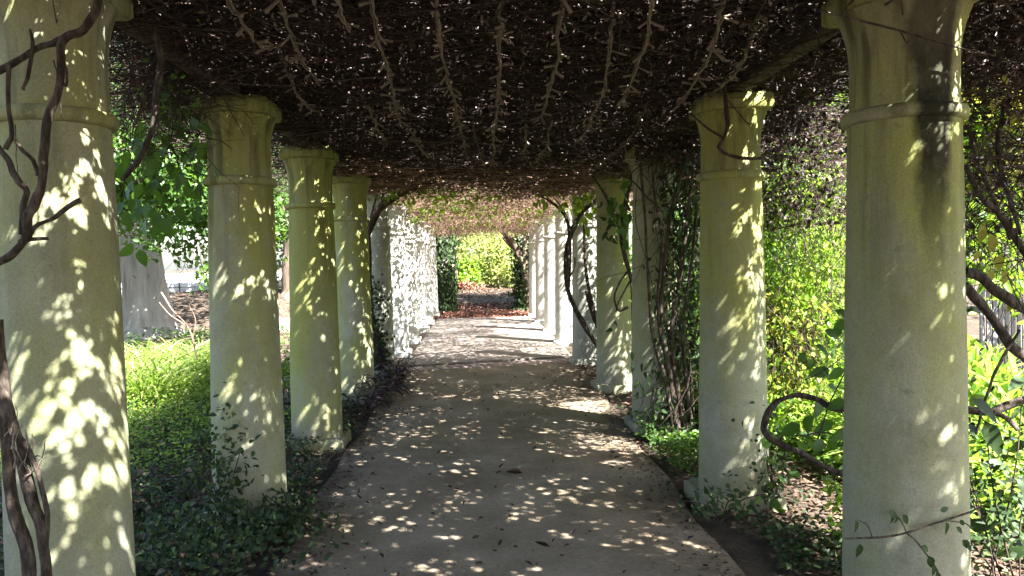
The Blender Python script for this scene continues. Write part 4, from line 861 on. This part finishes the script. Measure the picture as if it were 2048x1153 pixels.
# ivy bush around the foot of the second left column
def ivybush(label, pts, n, L, mk='dark', cat='ivy', nleafstuff=500, rad=(.22, .18, .2)):
    c = at(*pts); base = np.array([c[0], c[1], 0.0]); e = empty('ivy_bush', base, label, cat)
    g = Geo(); C = np.asarray(c) + rng.normal(size=(nleafstuff, 3)) * np.array(rad); C[:, 2] = np.abs(C[:, 2]) + .02
    leaves(g, C, rdirs(nleafstuff) + np.array([0, 0, -.3]), rdirs(nleafstuff) * .7 + np.array([.1, -.6, .7]), rng.uniform(.022, .05, nleafstuff), rng.uniform(.014, .034, nleafstuff)); g.build('foliage', M['ivy'], e, kind='stuff')
    g = Geo()
    for k in range(n):
        p = np.asarray(c) + rng.normal(size=3) * np.array(rad) * 1.1; p[2] = abs(p[2]) + .03
        leaf_part(e, LM[mk], p, rng.normal(size=3) + np.array([0, -.3, -.5]), rng.normal(size=3) * .5 + np.array([0, -.8, .6]), L * rng.uniform(.7, 1.25), base)
        if k < 8: tube(g, catmull([base + rng.normal(size=3) * np.array([.05, .05, 0]), (base + p) / 2 + np.array([0, 0, .05]), p], 4), [.005, .003], 5)
    g.build('stem', M['twig'], e)
ivybush('dark ivy climbing the left side of the foot of the second left column', (440, 960, 5.0), 40, .07, rad=(.10, .12, .20))
ivybush('dark ivy heaped in front of the second left column', (455, 1060, 4.75), 40, .055, rad=(.22, .16, .08))
ivybush('trailing ivy on the right side of the foot of the second left column', (575, 1040, 5.0), 26, .06, rad=(.10, .15, .06))
ivybush('dark low ivy in the bottom left corner of the bed by the path', (400, 1100, 4.2), 40, .055, rad=(.3, .2, .07))
ivybush('dark broad-leaved ivy in the bottom right corner beyond the near right column', (2010, 980, 3.7), 70, .14, nleafstuff=900, rad=(.25, .3, .30))
ivybush('sparse dark seedlings at the plinth of the second right column', (1440, 1010, 4.95), 16, .07, nleafstuff=120, rad=(.12, .08, .07))
ivybush('small leafy plant at the right of the foot of the second right column', (1545, 960, 5.2), 22, .09, 'green', nleafstuff=260, rad=(.1, .1, .2))

# broad leaved vine hanging outside the first left bay
ev = empty('hanging_vine', at(300, 330, 5.2), 'broad-leaved green vine hanging between the two nearest left columns', 'vine'); bv = np.array(ev.location)
for cx, cy, sx, sy, n in ((285, 320, 22, 45, 60), (330, 230, 45, 45, 50), (385, 320, 25, 60, 40), (270, 420, 10, 40, 12), (320, 400, 25, 30, 24)): leafy(ev, bv, cx, cy, 5.3, sx, sy, n, 'green', .12, sd=.25)
g = Geo(); n = 260; C = np.array([at(rng.uniform(245, 430), rng.uniform(60, 330), 5.3 + rng.normal() * .4) for _ in range(n)])
rand_twigs(g, C, unit(rdirs(n) + np.array([0, 0, -.4])), rng.uniform(.1, .5, n), rng.uniform(.002, .005, n), .4, 4); g.build('twigs', M['twig'], ev, kind='stuff')
curtain_later = [('thin leafy bough hanging before the glaring wall at the left', (325, 428), (470, 560), 13, 200, .12, .06, 'green', .5, 'leafy_bough', 30)]
# glowing vine curtain on the right
def curtain(label, px, py, D, n, L, Wd, mat, sd=.35, name='vine_curtain', tw=150):
    c = at(np.mean(px), np.mean(py), D); base = np.array([c[0], c[1], 0.0]); e = empty(name, base, label, 'vine')
    K = np.array([at(rng.uniform(*px), rng.uniform(*py), D + rng.normal() * sd) for _ in range(n // 55)]); k = rng.integers(0, len(K), n)
    C = K[k] + rng.normal(size=(n, 3)) * np.array([.10, .16, .15]) * rng.uniform(.5, 1.3, len(K))[k][:, None]; g = Geo()
    leaves(g, C, rdirs(n) + np.array([0, 0, -.8]), rdirs(n) + np.array([0, -.6, .5]), L * rng.uniform(.6, 1.3, n), Wd * rng.uniform(.6, 1.3, n), np.clip(rng.random(n) * .45 + .6 * rng.random(len(K))[k], 0, 1)); g.build('foliage', M[mat], e, kind='stuff')
    g = Geo(); C = np.array([at(rng.uniform(*px), rng.uniform(py[0], py[0] + (py[1] - py[0]) * .6), D + rng.normal() * sd) for _ in range(tw)])
    rand_twigs(g, C, unit(rdirs(tw) * .5 + np.array([0, 0, -1])), rng.uniform(.3, .9, tw), rng.uniform(.002, .005, tw), .3, 5); g.build('twigs', M['twig'], e, kind='stuff'); return e
curtain('sunlit yellow-green vine curtain hanging between the two nearest right columns', (1520, 1720), (345, 1010), 7.2, 9500, .062, .036, 'bright', .45)
curtain('patch of dry brownish foliage in the middle of the glowing vine curtain', (1535, 1640), (600, 770), 7.0, 700, .06, .03, 'yellow', .2, tw=260)
curtain('broad dark green leaves hanging in front of the glowing vine curtain', (1540, 1720), (330, 760), 6.6, 170, .12, .075, 'green', .3, tw=120)
curtain('loose yellow-green vine hanging before the pale fence at the right edge', (1945, 2100), (400, 600), 5.2, 420, .09, .05, 'bright', .3, tw=60)
curtain('mid green leafy vine behind the glowing curtain beside the second right column', (1500, 1640), (380, 800), 8.3, 4500, .075, .038, 'green', .4)
for c_ in curtain_later: curtain(*c_)
shrub('shrub', 'large yellow-green shrub filling the gap beyond the vine curtain', 'shrub', (4.6, 10.5, 1.3), (1.6, 1.2, 1.5), 9000, .11, .055, 'bright', 110)
shrub('shrub', 'mid green shrub behind the cluster of climbing stems', 'shrub', (3.3, 10.8, 1.2), (.9, 1.4, 1.5), 6000, .10, .05, 'green', 80)
shrub('shrub', 'green hedge-like shrub outside the far right columns', 'shrub', (3.9, 16, 1.0), (1.0, 3.4, 1.3), 6000, .14, .07, 'green', 80)
tree('tall yellow-green tree leaning over the right garden', (7.5, 12.5), 3, .16, (6.6, 11.5, 3.6), (2.6, 2.4, 1.9), 9000, .17, .09, 'bright', 110)
tree('mid green tree behind the right garden shrubs', (6.5, 19), 3.4, .2, (6.2, 18.5, 4.0), (3.0, 2.6, 2.4), 8000, .2, .1, 'green', 100)
tree('yellowish tree by the pale fence at the right edge', (8.1, 10.2), 2.4, .08, (7.4, 9.6, 3.2), (1.7, 1.4, 1.2), 7000, .12, .065, 'yellow', 60)
tree('far tree beyond the pale paling fence', (16, 22), 4, .25, (15, 22, 4.6), (5, 4, 3.4), 7000, .3, .16, 'green', 90)
# paling fence
e = empty('paling_fence', (9.0, 11.5, 0), 'pale weathered paling fence at the right edge of the garden', 'fence'); p0 = None
for k in range(34):
    if p0 is None:
        g = Geo(); g.world = False; g.box((0, 0, .82), (.095, .02, 1.64), 0, .5, .004); p0 = g.build('paling', M['paling'], e); o = p0
    else: o = p0.copy(); COL.objects.link(o); o.parent = e
    o.location = (-2.2 + k * .125, .45 * (-2.2 + k * .125), rng.uniform(-.03, .02)); o.rotation_euler = (0, rng.uniform(-.01, .01), math.atan(.45))
for z in (.45, 1.3):
    g = Geo(); g.world = False; g.box((-.1, .04, z), (4.9, .04, .08), math.atan(.45)); g.build('fence_rail', M['paling'], e)

# ------------------------------------------------------------------ far end
e = empty('ivy_clad_pillar', (-1.22, 27.2, 0), 'dark ivy-covered pillar closing the left end of the colonnade', 'pillar')
g = Geo(); lathe(g, [(.25, 0), (.24, 3.0)], 16); v = g.v[0]; v += np.array([-1.22, 27.2, 0]); g.build('pillar_core', M['stone'], e)
g = Geo(); n = 5200; a = rng.uniform(0, 6.28, n); z = rng.uniform(0, 3.5, n); rr = .34 + .14 * NZ.f(a * 1.5, z * 2) + .05 * rng.normal(size=n); C = np.column_stack([-1.22 + rr * np.cos(a), 27.2 + rr * np.sin(a), z + .05])
leaves(g, C, rdirs(n) * .5 + np.array([0, 0, -1]), np.column_stack([np.cos(a), np.sin(a), 0 * a + .4]) + .5 * rdirs(n), rng.uniform(.07, .14, n), rng.uniform(.05, .1, n)); g.build('ivy_leaves', M['ivy'], e, kind='stuff')
ev, bv, _ = vine('arching tree trunk leaning in from the right at the end of the path', [([(1062, 650, 27), (1060, 590, 27), (1052, 545, 27), (1035, 505, 27), (1012, 470, 26.6), (985, 440, 26)], [.2, .17, .15, .11, .08]), ([(1052, 545, 27), (1048, 500, 27), (1050, 460, 27), (1045, 430, 27)], [.1, .08, .06]), ([(1035, 505, 27), (1018, 490, 27), (1005, 475, 27.5)], [.05, .03])], 'dark_trunk', 'tree', name='leaning_tree')
g = Geo(); n = 2600; C = at(1048, 545, 27.3) + rng.normal(size=(n, 3)) * np.array([.22, .3, .8]); C[:, 2] = np.clip(C[:, 2], .1, 4)
leaves(g, C, rdirs(n) + np.array([0, 0, -.6]), rdirs(n) + np.array([0, -.6, .5]), rng.uniform(.07, .15, n), rng.uniform(.05, .09, n)); g.build('crown', M['ivy'], ev, kind='stuff')
ev, bv, _ = vine('forked pale bare branches in front of the last right column', [([(1070, 640, 25), (1068, 590, 25), (1058, 565, 25), (1050, 555, 25)], [.06, .05, .03]), ([(1052, 560, 25), (1062, 535, 25), (1078, 505, 25)], [.04, .03]), ([(1066, 580, 25), (1074, 555, 25), (1078, 530, 25)], [.045, .03])], 'tan_bark', 'tree', name='bare_tree')
shrub('shrub', 'low dark shrub at the right end of the colonnade', 'shrub', (1.75, 28.6, .7), (.55, .6, .6), 2600, .12, .08, 'ivy', 40)
yl = shrub('shrub', 'bright pale yellow-green bush in full sun beyond the end of the path', 'shrub', (1.0, 40, 1.7), (2.0, 1.2, 1.6), 6500, .2, .085, 'pale', 70, axis=(0, 0, .6))
shrub('shrub', 'round light green bush left of the yellow bush at the path end', 'shrub', (-.7, 39, 1.1), (1.0, .9, .75), 3200, .2, .11, 'bright', 50)
shrub('shrub', 'small orange-tinged low bush at the foot of the light green bush', 'shrub', (-.7, 37.4, .55), (.9, .3, .18), 700, .14, .07, 'litter_red', 20)
shrub('shrub', 'green bush at the right of the yellow bush', 'shrub', (2.6, 37.5, 1.1), (.7, .8, .9), 2600, .2, .1, 'grey_green', 40)
tree('dark tree with a bare stub trunk left of the clearing', (-1.2, 37.5), 3.3, .16, (-2.4, 36.2, 4.2), (1.5, 1.2, 2.6), 6500, .2, .11, 'green', 80)
tree('grey-green tree lit by the sun above the clearing', (.2, 48), 5, .22, (.1, 47, 5.0), (2.8, 2, 3.4), 9500, .26, .13, 'pale', 70)
tree('tall far green tree closing the view beyond the clearing', (-3.5, 56), 6, .3, (-3.6, 56, 5.6), (4.2, 3, 5.4), 9000, .4, .22, 'green', 90)
tree('far tree right of the bright sky gap', (6.5, 52), 6, .3, (6.6, 51, 5.2), (3.4, 3, 5), 7500, .36, .2, 'green', 80)
tree('shade tree overhanging the end of the path from the right', (4.4, 27), 4.2, .25, (3.6, 27.5, 5.6), (3.2, 3.0, 1.6), 9000, .2, .12, 'green', 100)

# ------------------------------------------------------------------ fallen leaves on the path
def fallen(p, me, L, label, group=None, tilt=.25):
    o = bpy.data.objects.new('fallen_leaf', me); COL.objects.link(o); o.location = p; o.scale = (L,) * 3
    o.rotation_euler = (rng.uniform(-tilt, tilt), rng.uniform(-tilt, tilt), rng.uniform(0, 6.28)); tag(o, label, 'leaf', group)
dm = leaf_mesh('leaf', M['dead'], 1, .5, 4, .5, -.35); pm = leaf_mesh('leaf', M['tan_bark'], 1, .6, 4, .4, -.2)
for k in range(190):
    y = 3.9 + 8.2 * rng.random() ** 1.3; x = rng.uniform(edge_l(y) + .05, edge_r(y) - .05)
    fallen((x, y, .008), dm if rng.random() < .8 else LM['dry'], rng.uniform(.02, .055), 'small dark dry leaf lying on the near grey concrete slab', 'dry leaves on the near slab')
for (px, py, me, L, lab) in [(1045, 950, LM['dry'], .13, 'long curled dry leaf in the middle of the path'), (685, 1018, pm, .1, 'pale dry leaf at the left path edge beside the ivy'), (640, 1042, pm, .1, 'pale torn leaf nearest the ivy at the left path edge'), (560, 1105, pm, .09, 'pale dry leaf lowest at the left path edge'),
                          (740, 1088, LM['green'], .05, 'small green leaf lying on the left of the path'), (1100, 1098, dm, .09, 'large dark curled leaf near the bottom middle of the path'), (670, 900, pm, .06, 'small pale leaf beside the chipped plinth')]:
    p = onz(px, py, 0); fallen((p[0], p[1], .012), me, L, lab)
